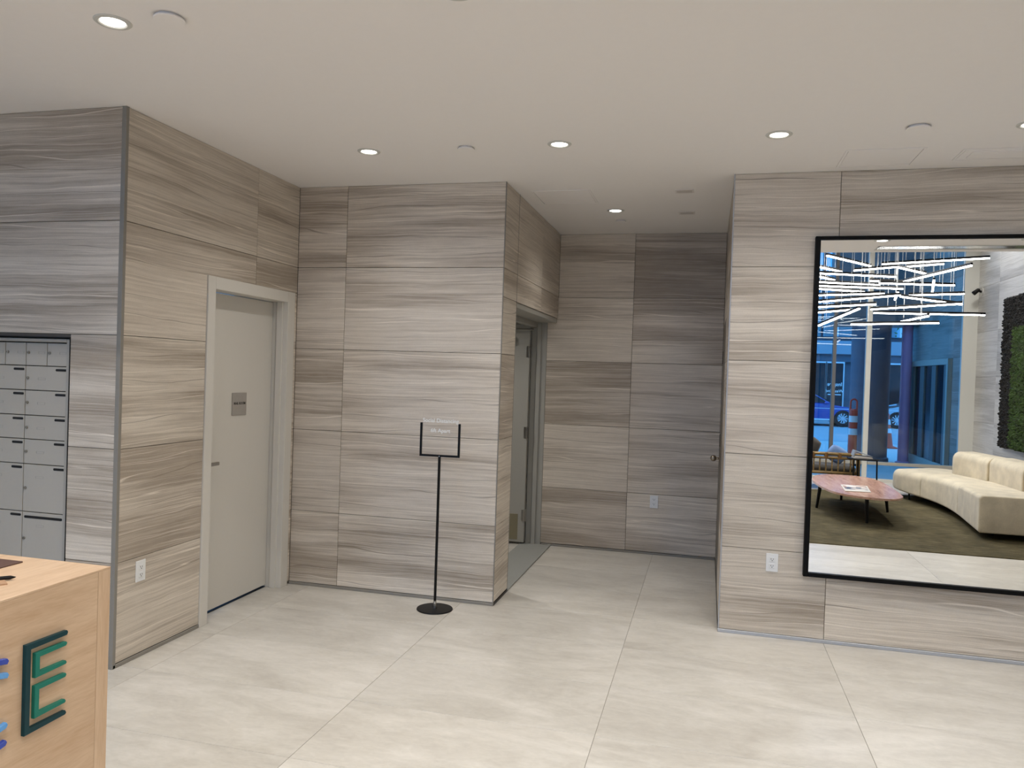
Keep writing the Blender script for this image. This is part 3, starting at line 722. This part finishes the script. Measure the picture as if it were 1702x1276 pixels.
TPS = catmull(TP, 4)
bm = B(); prism(bm, TPS, 'z', .326, .350, .006, 2); obj('tabletop', bm, 'walnut', tb)
for x, y in ((1.46, -.40), (1.854, .483), (2.24, -.44), (1.858, -1.25)):
    bm = B(); cyl(bm, (x+(x-1.85)*.10, y+(y+.35)*.06, RZ+.003), (x, y, .328), .016, .025, n=14); obj('leg', bm, 'black', tb)
mg = thing('magazine', 'open picture magazine lying on the walnut coffee table', 'magazine', (1.82, .1, .350))
bm = B(); prism(bm, [(1.67, -.20), (1.985, -.22), (1.92, .36), (1.63, .38)], 'z', .350, .360, .001); obj('cover', bm, 'paper', mg)
M['mag_print'] = None
t = NT('magazine_print'); tc = t.node('ShaderNodeTexCoord'); vz = t.node('ShaderNodeTexVoronoi'); vz.inputs['Scale'].default_value = 14; t.link(tc.outputs['Object'], vz.inputs['Vector'])
t.link(t.ramp(vz.outputs['Color'], [(.2, lin((60, 66, 84))), (.45, lin((214, 210, 204))), (.7, lin((150, 110, 90))), (.9, lin((230, 226, 220)))]), t.b.inputs['Base Color']); M['mag_print'] = t.m
bm = B(); prism(bm, [(1.685, -.18), (1.965, -.20), (1.92, .22), (1.655, .24)], 'z', .3597, .3612); obj('cover_picture', bm, 'mag_print', mg)

# ------------------------------------------------------------------ sofa
sf = thing('curved_sofa', 'cream curved sofa with chaise end and low backrests along the lounge wall', 'sofa', (3.4, -.6, RZ))
FR = [(2.70, -2.36), (2.72, -2.00), (2.80, -1.60), (2.93, -1.10), (2.985, -.60), (2.975, -.10), (2.93, .40), (2.87, 1.03)]
BK = [(3.12, -2.62), (3.52, -2.58), (3.80, -2.20), (3.93, -1.60), (4.02, -1.00), (4.05, -.40), (4.06, .30), (4.06, 1.03)]
def curve(P, t):
    N = len(P)-1; u = max(0, min(1, t))*N; i = min(int(u), N-1); f = u-i
    p0, p1, p2, p3 = P[max(i-1, 0)], P[i], P[i+1], P[min(i+2, N)]
    return Vector([.5*((2*b)+(-a+c)*f+(2*a-5*b+4*c-d)*f*f+(-a+3*b-3*c+d)*f**3) for a, b, c, d in zip(p0, p1, p2, p3)])
def rsec(w_, z0, z1, rt, rb, n=6, crown=0.0):
    """rounded section: list of (s, z) around, s from 0 to w_"""
    pts = []
    for cx, cz, r, a0 in ((rb, z0+rb, rb, math.pi), (w_-rb, z0+rb, rb, 1.5*math.pi), (w_-rt, z1-rt, rt, 0), (rt, z1-rt, rt, .5*math.pi)):
        for k in range(n+1):
            a = a0+.5*math.pi*k/n; pts.append((cx+r*math.cos(a), cz+r*math.sin(a)))
    return pts
def loft(Fc, Bc, t0, t1, zf, rt, rb, n=28, endr=(.06, .06), s0=0.0, s1=1.0, hmin=.0):
    bm = B(); rings = []
    L = (curve(Fc, t1)-curve(Fc, t0)).length
    ts = []
    for i in range(n+1):
        u = i/n; ts.append(.5-.5*math.cos(math.pi*u))
    for u in ts:
        t_ = t0+(t1-t0)*u
        f, b = curve(Fc, t_), curve(Bc, t_); d = b-f; a = f+d*s0; bvec = d*(s1-s0); wd = bvec.length; dr = bvec.normalized()
        # shrink towards the two ends for pillowed edges
        e = 0
        for du, er in ((u*L, endr[0]), ((1-u)*L, endr[1])):
            if du < er: q = 1-du/er; e = max(e, er*(1-math.sqrt(max(0, 1-q*q))))
        z0, z1 = zf(t_); sec = rsec(wd, z0, z1, min(rt, wd*.45), rb)
        cx, cz = wd/2, (z0+z1)/2; ks = max(.3, 1-2*e*.5/wd); kz = max(.3, 1-2*e*.5/(z1-z0))
        rings.append([bm.verts.new((a.x+dr.x*(cx+(s-cx)*ks), a.y+dr.y*(cx+(s-cx)*ks), cz+(z-cz)*kz)) for s, z in sec])
    m = len(rings[0])
    for r0, r1 in zip(rings[:-1], rings[1:]):
        for i in range(m): bm.faces.new((r0[i], r0[(i+1) % m], r1[(i+1) % m], r1[i]))
    bm.faces.new(rings[0][::-1]); bm.faces.new(rings[-1]); return bm
zseat = lambda t_: (.125-.045*t_, .40+.085*t_)
obj('seat_cushion', loft(FR, BK, .0, .36, zseat, .105, .03, 30, (.30, .012)), 'sofa', sf, smooth=True)
obj('seat_cushion', loft(FR, BK, .362, .72, zseat, .08, .03, 22, (.012, .010)), 'sofa', sf, smooth=True)
obj('seat_cushion', loft(FR, BK, .722, 1.0, zseat, .045, .03, 20, (.010, .03)), 'sofa', sf, smooth=True)
obj('backrest', loft(FR, BK, .325, .575, lambda t_: (.36, .745), .10, .04, 22, (.12, .02), .50, .86), 'sofa', sf, smooth=True)
obj('backrest', loft(FR, BK, .577, .85, lambda t_: (.36, .755), .10, .04, 22, (.02, .02), .52, .88), 'sofa', sf, smooth=True)
obj('backrest', loft(FR, BK, .852, .985, lambda t_: (.36, .76), .10, .04, 22, (.02, .09), .56, .92), 'sofa', sf, smooth=True)
for x, y in ((2.84, -1.80), (3.35, -2.38), (3.12, -.9), (3.9, -1.3), (3.10, .75), (3.92, .75)):
    bm = B(); cyl(bm, (x, y, RZ), (x, y, .135), .011, .013, n=12); obj('leg', bm, 'black', sf)

# ------------------------------------------------------------------ rattan chair by the window
rc = thing('rattan_chair', 'rattan lounge chair with spindle back standing behind the coffee table', 'chair', (1.75, -2.55, RZ))
cx0, cx1, cyf, cyb = 1.30, 2.28, -2.36, -2.96
bm = B(); rail = [(cx0-.02, cyb+.1, .53), (cx0, cyf-.02, .555), (cx0+.06, cyf, .558), (cx1-.06, cyf, .558), (cx1, cyf-.03, .555), (cx1+.02, cyb+.1, .53)]
tube(bm, rail, .026, 12)
for q in rail[1:-1]: sphere(bm, q, .026, 12, 8)
obj('top_rail', bm, 'rattan', rc, smooth=True)
bm = B(); tube(bm, [(cx0+.02, cyf, .50), (cx1-.02, cyf, .50)], .022, 12); obj('lower_rail', bm, 'rattan', rc, smooth=True)
bm = B(); tube(bm, [(cx0+.02, cyf, .27), (cx1-.02, cyf, .27), (cx1, cyb, .27), (cx0, cyb, .27), (cx0+.02, cyf, .27)], .024, 12); obj('seat_rail', bm, 'rattan', rc, smooth=True)
for i in range(11):
    xx = cx0+.05+i*(cx1-cx0-.10)/10; bm = B(); cyl(bm, (xx, cyf, .27), (xx, cyf, .50), .011, n=10); obj('spindle', bm, 'rattan', rc)
for i in range(5):
    xx = cx0+.1+i*(cx1-cx0-.2)/4; bm = B(); cyl(bm, (xx, cyf, .485), (xx, cyf, .575), .031, n=12); obj('binding', bm, wood('rattan_binding_%d' % i, (92, 62, 34), (128, 92, 52), (30, 30, 8)), rc)
for x, y in ((cx0+.02, cyf), (cx1-.02, cyf), (cx0, cyb), (cx1, cyb)):
    bm = B(); cyl(bm, (x, y, RZ if y > -2.3 else 0), (x, y, .54), .020, n=12); obj('leg', bm, 'rattan', rc)
bm = B(); box(bm, cx0+.05, cx1-.05, cyb+.02, cyf-.03, .285, .375, .04, 3); obj('seat_cushion', bm, 'grey_fabric', rc, smooth=True)
def pillow(c, a, b, th, rz, tilt, mat, name, label):
    bm = B(); n = 12
    grid = {}
    for sgn in (1, -1):
        for i in range(n+1):
            for j in range(n+1):
                u, v = i/n*2-1, j/n*2-1
                h = th*((1-u*u)*(1-v*v))**.45; k = 1-.10*(u*u*v*v)
                if sgn == -1 and (i in (0, n) or j in (0, n)): grid[(sgn, i, j)] = grid[(1, i, j)]; continue
                grid[(sgn, i, j)] = bm.verts.new((u*a*k*(1-.05*v*v), sgn*h, v*b*k*(1-.05*u*u)))
        for i in range(n):
            for j in range(n): bm.faces.new([grid[(sgn, i+p, j+q)] for p, q in ((0, 0), (1, 0), (1, 1), (0, 1))])
    m = Matrix.Translation(c) @ Matrix.Rotation(rz, 4, 'Z') @ Matrix.Rotation(tilt, 4, 'X') @ Matrix.Rotation(.5, 4, 'Y')
    bmesh.ops.transform(bm, matrix=m, verts=bm.verts)
    o = obj(name, bm, mat, origin=(c[0], c[1], c[2]-b), smooth=True); return tag(o, label, 'cushion')
pillow((1.53, -2.74, .62), .20, .20, .07, .05, -.15, 'grey_fabric', 'throw_pillow', 'grey throw pillow poking up over the rattan chair rail')
pillow((1.98, -2.64, .53), .15, .13, .05, -.1, -.2, 'blue_fabric', 'throw_pillow', 'light blue patterned pillow behind the rattan spindles')
# ------------------------------------------------------------------ round side table with a rolled print
st = thing('side_table', 'small round black side table beside the rattan chair at the window', 'side table', (2.42, -2.10, RZ))
tx, ty = 2.26, -2.06
bm = B(); lathe(bm, [(0, .528), (.215, .528), (.222, .533), (.222, .542), (.218, .546), (0, .546)], 40, (tx, ty, 0)); obj('tabletop', bm, 'black', st)
for k in range(3):
    a = .35+k*2.094; bm = B(); cyl(bm, (tx+.20*math.cos(a), ty+.20*math.sin(a), RZ), (tx+.19*math.cos(a), ty+.19*math.sin(a), .53), .011, n=10); obj('leg', bm, 'black', st)
bk = thing('picture_book', 'half open grey book lying on the black side table', 'book', (tx, ty, .546))
bm = B(); prism(bm, [(-.15, .003), (-.146, .0), (.12, .0), (.10, .028), (-.13, .034)], 'y', ty-.09, ty+.10, .003); bmesh.ops.translate(bm, verts=bm.verts, vec=(tx, 0, .546)); obj('page_block', bm, 'paper', bk)
bm = B(); prism(bm, [(-.155, .0355), (-.135, .11), (-.122, .114), (.115, .032), (.11, .027), (-.12, .098), (-.14, .035)], 'y', ty-.095, ty+.105, .001); bmesh.ops.translate(bm, verts=bm.verts, vec=(tx, 0, .546)); obj('cover', bm, plain('grey_cover', (150, 156, 166), .35), bk)

# ------------------------------------------------------------------ moss picture on the lounge wall
ms = thing('moss_picture', 'preserved moss panel with green centre and dark border on the lounge wall', 'moss panel', (XR, -.9, .80))
my0, my1, mz0_, mz1_ = -2.50, .70, .80, 2.97
obj('backing_board', bx(XR-.035, XR, my0+.02, my1-.02, mz0_-.012, mz1_-.02, bev=.002), 'oak', ms)
def moss(y0, y1, z0, z1, depth, name, mat, step=.022, seed=1, hole=None):
    rnd = random.Random(seed); verts, faces = [], []
    ny, nz = int((y1-y0)/step), int((z1-z0)/step)
    for i in range(ny):
        for j in range(nz):
            y, z = y0+(i+rnd.random())*step, z0+(j+rnd.random())*step
            if hole and hole[0] < y < hole[1] and hole[2] < z < hole[3]: continue
            r = step*rnd.uniform(.75, 1.25); h = depth*rnd.uniform(.45, 1.0); b = len(verts); a0 = rnd.random()*6.28
            dy, dz = rnd.uniform(-.5, .5)*r, rnd.uniform(-.5, .5)*r
            for k in range(5): verts.append((XR-.034, y+r*math.cos(a0+k*1.2566), z+r*math.sin(a0+k*1.2566)))
            for k in range(5): verts.append((XR-.034-h*.7, y+dy*.5+r*.85*math.cos(a0+.5+k*1.2566), z+dz*.5+r*.85*math.sin(a0+.5+k*1.2566)))
            verts.append((XR-.034-h, y+dy, z+dz))
            for k in range(5):
                k2 = (k+1) % 5; faces += [(b+k, b+k2, b+5+k2, b+5+k), (b+5+k, b+5+k2, b+10)]
    me = bpy.data.meshes.new(name); me.from_pydata(verts, [], faces); me.materials.append(M[mat])
    o = bpy.data.objects.new(name, me); COL.objects.link(o); o.parent = ms; o.location = -wloc(ms); o['kind'] = 'stuff'; return o
moss(my0, my1, mz0_, mz1_, .075, 'dark_moss', 'moss_black', .026, 3, (-2.09, .30, .72, 2.52))
moss(-2.10, .31, mz0_, 2.53, .085, 'green_moss', 'moss_green', .026, 4)
# ------------------------------------------------------------------ security camera
sm = thing('security_camera', 'small black security camera on the lounge wall next to the window jamb', 'camera', (XR, -3.72, 3.19))
bm = B(); cyl(bm, (XR, -3.72, 3.20), (XR-.012, -3.72, 3.20), .07, n=24); obj('mounting_disc', bm, 'tile_pale', sm)
bm = B(); cyl(bm, (XR-.01, -3.72, 3.20), (XR-.07, -3.72, 3.22), .018, n=12); cyl(bm, (XR-.06, -3.72, 3.23), (XR-.13, -3.72, 3.17), .030, .036, n=16); sphere(bm, (XR-.065, -3.72, 3.225), .032); obj('camera_body', bm, 'black', sm, smooth=True)

# ------------------------------------------------------------------ chandelier of hanging light bars
BARS = [((1.440, -.470, 3.29), (2.140, -1.432, 3.29)), ((1.234, -.605, 3.19), (1.740, -1.277, 3.19)), ((1.205, -.629, 3.09), (2.394, -1.056, 3.09)), ((1.24, -.62, 3.07), (1.651, -1.265, 3.07)),
 ((1.187, -.751, 2.99), (2.214, -1.151, 2.99)), ((1.218, -.693, 2.93), (2.489, -1.067, 2.93)), ((1.255, -.689, 2.89), (2.008, -1.078, 2.89)), ((1.263, -1.057, 2.83), (2.198, -.737, 2.83)),
 ((1.339, -1.362, 2.76), (2.287, -.274, 2.76)), ((1.255, -1.263, 2.68), (2.081, -.636, 2.68)), ((1.328, -1.224, 2.60), (1.762, -.61, 2.60)), ((1.45, -1.10, 2.4205), (1.80, -.15, 2.577)),
 ((1.876, -1.159, 2.45), (2.852, -.703, 2.45)), ((2.526, -1.445, 2.51), (2.636, -.345, 2.51)), ((2.093, -.81, 2.58), (3.446, -.926, 2.58)), ((2.147, -1.299, 2.67), (3.011, -.368, 2.67)),
 ((2.311, -.347, 2.75), (3.272, -1.294, 2.75)), ((2.56, -1.02, 2.84), (3.161, -.801, 2.84)), ((2.038, -.831, 3.01), (2.467, -1.021, 3.01)), ((2.157, -.859, 2.98), (3.113, -1.064, 2.98)),
 ((2.495, -1.107, 3.03), (2.87, .438, 3.03)), ((2.232, -1.114, 3.27), (3.374, -.598, 3.27)), ((2.53, -1.064, 3.23), (2.912, -.819, 3.23)), ((1.874, -1.087, 3.18), (2.332, -.746, 3.18)),
 ((2.302, -.602, 3.16), (2.804, -1.253, 3.16)), ((2.631, -.136, 2.93), (2.997, -1.66, 2.93)), ((2.309, -.50, 2.82), (2.468, -1.399, 2.82))]
ch = thing('chandelier', 'suspended cluster of crossing black light bars glowing white below over the lounge', 'chandelier', (2.3, -.9, HH))
obj('ceiling_canopy', bx(1.2, 3.4, -1.6, -.2, HH-.03, HH, bev=.004), 'black', ch)
for a, b in BARS:
    A, Bv = Vector(a), Vector(b); d = (Bv-A); L = d.length; d.normalize(); sd = Vector((-d.y, d.x, 0)).normalized(); up = sd.cross(d) if sd.cross(d).z > 0 else d.cross(sd)
    def bar(w2, z0, z1, e=0.0):
        bm = B(); vs = []
        for end in (A-d*e, Bv+d*e):
            for s, z in ((-w2, z0), (w2, z0), (w2, z1), (-w2, z1)): vs.append(bm.verts.new(end+sd*s+up*z))
        for q in ((3, 2, 1, 0), (4, 5, 6, 7), (0, 1, 5, 4), (1, 2, 6, 5), (2, 3, 7, 6), (3, 0, 4, 7)): bm.faces.new([vs[k] for k in q])
        return bm
    ba = obj('light_bar', bar(.013, .015, .042, .004), 'black', ch)
    obj('diffuser', bar(.0120, -.001, .0149), 'led', ba)
    for f in (.2, .8):
        p = A+d*L*f+up*.042; bm = B(); cyl(bm, p, (p.x, p.y, HH-.02), .0028, n=5); obj('cable', bm, 'cable', ba)

# ------------------------------------------------------------------ outside: forecourt
struct(obj('pavement', bx(-30, 45, -13.5, YW-.06, -.16, -.02), 'pavement'))
struct(obj('road', bx(-40, 60, -27, -13.5, -.2, -.06), 'road'))
struct(obj('kerb', bx(-30, 45, -13.62, -13.48, -.1, -.015), 'facade'))
wx = struct(obj('wall_forecourt', bx(XR+.012, XR+.5, -8.0, YW-.06, -.02, 9.0), 'grout', origin=(XR, -6, 0)))
for z0, z1 in zip([.0, .72, 1.44, 2.165, 2.89, 3.61, 4.33], [.72, 1.44, 2.165, 2.89, 3.61, 4.33, 5.05]):
    for a, b in zip([-8.0, -6.56, -5.12], [-6.56, -5.12, -3.97]):
        if z1 < 2.2 and a < -5.2: continue
        wall_tile(wx, (XR, 0), (0, -1), -b, -a, z0, z1, 'tile_ext')
struct(obj('building_above', bx(2.62, 12, -8.5, -7.5, 2.92, 9.0), 'ext_dark', origin=(4, -8, 2.92)), 'dark slate clad upper storey carried on columns outside')
d4 = struct(empty('door_4', (XR, -6.5, 0)), 'grey framed glazed entrance with narrow panes outside the window')
xo = XR+.006
obj('door_frame', bx(xo-.07, xo+.01, -5.30, -5.20, 0, 2.16, bev=.003), 'frame_grey', d4); obj('door_frame', bx(xo-.07, xo+.01, -8.0, -7.90, 0, 2.16, bev=.003), 'frame_grey', d4)
obj('door_frame', bx(xo-.071, xo+.01, -7.9, -5.30, 2.05, 2.16, bev=.003), 'frame_grey', d4); obj('door_frame', bx(xo-.05, xo+.01, -7.9, -5.30, 0, .20, bev=.003), 'frame_grey', d4)
for a, b in ((-7.9, -7.62), (-7.15, -6.85), (-6.30, -6.02), (-5.5, -5.3)): obj('stile', bx(xo-.05, xo+.01, a, b, .2, 2.05, bev=.003), 'ext_dark', d4)
for a, b in ((-7.62, -7.15), (-6.85, -6.30), (-6.02, -5.5)): obj('pane', bx(xo-.02, xo, a, b, .2, 2.05), 'ext_glass', d4)
bm = B(); cyl(bm, (3.37, -7.75, -.02), (3.37, -7.75, 2.93), .39, n=48); lathe(bm, [(.39, 0), (.42, .0), (.42, .10), (.39, .12)], 48, (3.37, -7.75, -.02))
tag(obj('round_column', bm, 'column', origin=(3.37, -7.75, -.02), smooth=False), 'thick round concrete column outside the lounge window', 'column')
bm = B(); cyl(bm, (4.08, -7.75, -.02), (4.08, -7.75, 2.93), .108, n=32); lathe(bm, [(.108, 0), (.15, 0), (.15, .03), (.108, .05)], 32, (4.08, -7.75, -.02))
tag(obj('slim_column', bm, 'pole', origin=(4.08, -7.75, -.02)), 'slim mauve round column outside next to the glazed entrance', 'column')
# traffic channelizer post
tp = thing('traffic_post', 'red and white banded traffic post with loop handle in front of the column', 'traffic post', (2.90, -6.75, -.02))
bxp, byp = 2.90, -6.75
bm = B(); lathe(bm, [(0, 0), (.20, 0), (.20, .03), (.13, .06), (0, .06)], 24, (bxp, byp, -.02)); obj('base', bm, 'tyre', tp)
bm = B(); lathe(bm, [(.085, .03), (.080, 1.12), (.06, 1.15), (0, 1.15)], 24, (bxp, byp, -.02)); body = obj('post_body', bm, 'red', tp)
for z in (.62, .88):
    bm = B(); lathe(bm, [(.0835, z), (.086, z), (.0845, z+.13), (.0825, z+.13)], 24, (bxp, byp, -.02), closed=True); obj('reflective_band', bm, 'reflector', tp)
bm = B(); pts = [(bxp-.06+.0*k, byp, 1.10) for k in range(1)]+[(bxp-.06*math.cos(math.pi*k/10), byp, 1.27+.06*math.sin(math.pi*k/10)) for k in range(11)]+[(bxp+.06, byp, 1.10)]
tube(bm, pts, .018, 8); obj('handle_loop', bm, 'red', tp)
# cone
tc_ = thing('traffic_cone', 'orange traffic cone with pale bands standing by the road', 'traffic cone', (4.63, -11.95, -.02))
bm = B(); box(bm, 4.63-.22, 4.63+.22, -12.17, -11.73, -.02, .02, .01); obj('cone_base', bm, 'orange', tc_)
bm = B(); lathe(bm, [(.15, .03), (.035, .90), (.025, .91), (0, .91)], 24, (4.63, -11.95, -.02)); obj('cone_body', bm, 'orange', tc_)
for z0, z1 in ((.40, .52), (.62, .76)):
    rr = lambda z: .154-.115*(z-.03)/.87
    bm = B(); lathe(bm, [(rr(z0)-.003, z0), (rr(z0)+.002, z0), (rr(z1)+.002, z1), (rr(z1)-.003, z1)], 24, (4.63, -11.95, -.02), closed=True); obj('cone_band', bm, 'reflector', tc_)
# cars
def car(name, label, fx_, y, dirn, paint, suv=False):
    """fx_: x of the front wheel, dirn +1 nose towards +x; near side at y"""
    c = thing(name, label, 'car', (fx_-1.35*dirn, y-.9, -.06)); g = -.06; X = lambda v: fx_+v*dirn
    h = .12 if suv else 0
    prof = [(.86, .25), (.90, .42), (.86, .60), (.72, .70), (-.28, .84+h*.5), (-.5, .89+h), (-2.9, .92+h), (-3.55, .88+h), (-3.68, .70), (-3.70, .40), (-3.62, .24)]
    def arch(cx):
        return [(cx+.36*math.cos(a), .33+.36*math.sin(a)) for a in [math.pi*k/8 for k in range(9)]]
    low = [(-3.05, .22)]+[(q[0], max(q[1], .22)) for q in reversed(arch(-2.69))][0:]+[(-.36-.02, .22)]+[(q[0], max(q[1], .22)) for q in reversed(arch(0.0))]+[(.40, .22)]
    poly = [(X(a), g+b) for a, b in prof]+[(X(a), g+b) for a, b in low]
    bm = B(); prism(bm, poly, 'y', y-1.76, y, .03, 2); obj('body', bm, paint, c)
    if suv: gh = [(-.30, .94), (-1.0, 1.50), (-3.1, 1.54), (-3.55, 1.02)]
    else: gh = [(-.34, .86), (-1.18, 1.33), (-2.35, 1.36), (-3.12, .93)]
    bm = B(); prism(bm, [(X(a), g+b) for a, b in gh], 'y', y-1.66, y-.10, .05, 2); obj('roof', bm, paint, c)
    def inset(P, k):
        cx = sum(p[0] for p in P)/len(P); cz = sum(p[1] for p in P)/len(P); return [(cx+(p[0]-cx)*k, cz+(p[1]-cz)*k) for p in P]
    mid = (gh[1][0]+gh[2][0])/2
    w1 = inset([(gh[0][0]-.12, gh[0][1]+.05), (gh[1][0]+.02, gh[1][1]-.04), (mid, gh[2][1]-.05), (mid, gh[0][1]+.05)], .93)
    w2 = inset([(mid-.04, gh[0][1]+.05), (mid-.04, gh[2][1]-.05), (gh[2][0]-.02, gh[2][1]-.05), (gh[3][0]+.22, gh[3][1]+.06)], .93)
    for wq in (w1, w2):
        bm = B(); prism(bm, [(X(a), g+b) for a, b in wq], 'y', y-.103, y-.092); obj('side_window', bm, 'ext_glass', c)
    bm = B(); P0, P1 = gh[0], gh[1]; n = Vector((P0[1]-P1[1], 0)); 
    q = [(P0[0]-.05, P0[1]+.055), (P1[0]+.04, P1[1]-.02), (P1[0]+.07, P1[1]+.0), (P0[0]-.01, P0[1]+.07)]
    prism(bm, [(X(a), g+b) for a, b in q], 'y', y-1.55, y-.21); obj('windscreen', bm, 'ext_glass', c)
    for wx_ in (0.0, -2.69):
        for yy, s in ((y-.02, 1), (y-1.74, -1)):
            bm = B(); lathe(bm, [(.20, -.10), (.31, -.10), (.335, -.07), (.335, .07), (.31, .10), (.20, .10)], 28, closed=True)
            bmesh.ops.rotate(bm, verts=bm.verts, cent=(0, 0, 0), matrix=Matrix.Rotation(math.pi/2, 3, 'X')); bmesh.ops.translate(bm, verts=bm.verts, vec=(X(wx_), yy-.1*s, g+.335)); wh = obj('tyre', bm, 'tyre', c)
            if s == 1:
                bm = B(); lathe(bm, [(.195, -.03), (.225, -.03), (.225, .05), (.195, .05)], 28, closed=True); lathe(bm, [(0, -.02), (.05, -.02), (.05, .05), (0, .05)], 14)
                bmesh.ops.rotate(bm, verts=bm.verts, cent=(0, 0, 0), matrix=Matrix.Rotation(-math.pi/2, 3, 'X'))
                for k in range(10):
                    a = 2*math.pi*k/10; p0 = Vector((math.cos(a)*.04, .03, math.sin(a)*.04)); p1 = Vector((math.cos(a)*.205, .03, math.sin(a)*.205)); cyl(bm, p0, p1, .020, .024, n=6)
                bmesh.ops.translate(bm, verts=bm.verts, vec=(X(wx_), yy-.06, g+.335)); obj('rim', bm, 'rim', wh)
    obj('sill_strip', bx(min(X(-.45), X(-2.25)), max(X(-.45), X(-2.25)), y-.02, y+.008, g+.24, g+.30, bev=.004), 'reflector', c)
    obj('waist_line', bx(min(X(.45), X(-3.3)), max(X(.45), X(-3.3)), y-.02, y+.005, g+.70, g+.72, bev=.002), 'reflector', c)
    for hx in (-1.25, -2.25): obj('door_handle', bx(min(X(hx), X(hx-.2)), max(X(hx), X(hx-.2)), y-.01, y+.03, g+.76, g+.79, bev=.006), paint, c)
    bm = B(); sphere(bm, (X(-.62), y+.09, g+.93+h), .09, 12, 8, (1.1, .9, .75)); obj('wing_mirror', bm, paint, c, smooth=True)
    obj('headlight', bx(min(X(.62), X(.85)), max(X(.62), X(.85)), y-.30, y+.004, g+.56, g+.67, bev=.02), 'reflector', c)
    obj('tail_light', bx(min(X(-3.5), X(-3.68)), max(X(-3.5), X(-3.68)), y-.3, y+.004, g+.68, g+.80, bev=.02), 'red', c)
    return c
car('parked_sedan', 'blue sedan parked across the road in front of the shop window', 5.16, -22.3, 1, 'car_blue')
car('parked_suv', 'silver car parked nose to nose with the blue sedan', 7.22, -22.8, -1, 'car_silver', True)
# buildings across the road
sb = thing('shop_building', 'blue grey shop building with glazed upper storeys across the road', 'building', (4, -27, -.1))
yb = -27.0
obj('wall', bx(-12, 22, yb-4, yb-.3, -.1, 12), 'facade_dark', sb)
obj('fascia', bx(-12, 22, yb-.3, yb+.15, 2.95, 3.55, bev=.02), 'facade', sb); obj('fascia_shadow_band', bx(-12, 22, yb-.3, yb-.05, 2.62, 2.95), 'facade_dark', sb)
obj('plinth', bx(-12, 22, yb-.3, yb+.05, -.1, .35, bev=.02), 'facade', sb)
xs = [-3.2, -.6, 1.9, 3.1, 4.5, 5.15, 6.02]
for i, (a, b) in enumerate([(-1.2, .9), (1.0, 3.0), (4.10, 5.10), (5.16, 5.84), (7.0, 8.2), (8.3, 9.5), (9.9, 12.0)]):
    f = B(); box(f, a-.06, b+.06, yb-.3, yb, .35, 2.62, .01); fr_ = obj('shop_window', f, 'facade_white', sb)
    obj('pane', bx(a, b, yb-.1, yb+.012, .42, 2.55), 'ext_glass', fr_)
    if i == 3:
        text('lettering', 'Inspire', .23, 'print', fr_, ((a+b)/2, yb+.02, 1.60), (math.pi/2, 0, math.pi), .003)
        text('lettering', 'West End', .185, 'print', fr_, ((a+b)/2, yb+.02, 1.30), (math.pi/2, 0, math.pi), .003)
        obj('underline', bx(a+.06, b-.06, yb+.012, yb+.018, 1.12, 1.16), 'print', fr_)
    if i == 2:
        bm = B(); sphere(bm, (a+.30, yb+.03, 1.45), .15, 16, 10, (.8, .08, 1)); sphere(bm, (a+.29, yb+.03, 1.20), .14, 16, 10, (.9, .08, .8)); obj('window_sticker', bm, 'paper', fr_, smooth=True)
for r in range(3):
    z0 = 3.75+r*2.7
    for k in range(26):
        a = -12+k*1.3; o_ = B(); box(o_, a+.06, a+1.24, yb-.3, yb-.05, z0, z0+2.4, .01); fr_ = obj('upper_window', o_, 'curtain', sb); 
        if 2 < a < 12: obj('glazing_bar', bx(a+.60, a+.68, yb-.06, yb+.02, z0, z0+2.4, bev=.005), 'facade_white', fr_)
    obj('floor_band', bx(-12, 22, yb-.3, yb+.05, z0+2.4, z0+2.7, bev=.02), 'facade', sb)
# street tree
tr = thing('street_tree', 'thin street tree with sparse leafy crown across the forecourt', 'tree', (7.3, -17.5, -.05))
bm = B(); rnd = random.Random(5)
trunk = [Vector((7.3, -17.5, -.05)), Vector((7.25, -17.5, 1.6)), Vector((7.1, -17.5, 2.9)), Vector((6.95, -17.4, 3.9)), Vector((6.9, -17.4, 5.2))]
for k, (a, b) in enumerate(zip(trunk[:-1], trunk[1:])): cyl(bm, a, b, .10-.017*k, .083-.017*k, n=10)
tips = []
for k in range(16):
    p = trunk[2].lerp(trunk[4], rnd.random()); q = p+Vector((rnd.uniform(-1.5, 1.5), rnd.uniform(-1.2, 1.2), rnd.uniform(.1, 1.2))); cyl(bm, p, q, .03, .01, n=6); tips.append((p, q))
obj('trunk', bm, 'bark', tr)
verts, faces = [], []
for p, q in tips:
    for k in range(70):
        c = p.lerp(q, rnd.uniform(.3, 1.15))+Vector((rnd.gauss(0, .22), rnd.gauss(0, .22), rnd.gauss(0, .2))); a = Vector((rnd.gauss(0, 1), rnd.gauss(0, 1), rnd.gauss(0, 1))).normalized(); s = a.orthogonal().normalized(); b0 = len(verts)
        l_ = rnd.uniform(.05, .10)
        verts += [tuple(c-a*l_), tuple(c+s*l_*.5), tuple(c+a*l_), tuple(c-s*l_*.5)]; faces.append((b0, b0+1, b0+2, b0+3))
me = bpy.data.meshes.new('foliage'); me.from_pydata(verts, [], faces); me.materials.append(M['leaf']); o = bpy.data.objects.new('foliage', me); COL.objects.link(o); o.parent = tr; o.location = -wloc(tr); o['kind'] = 'stuff'
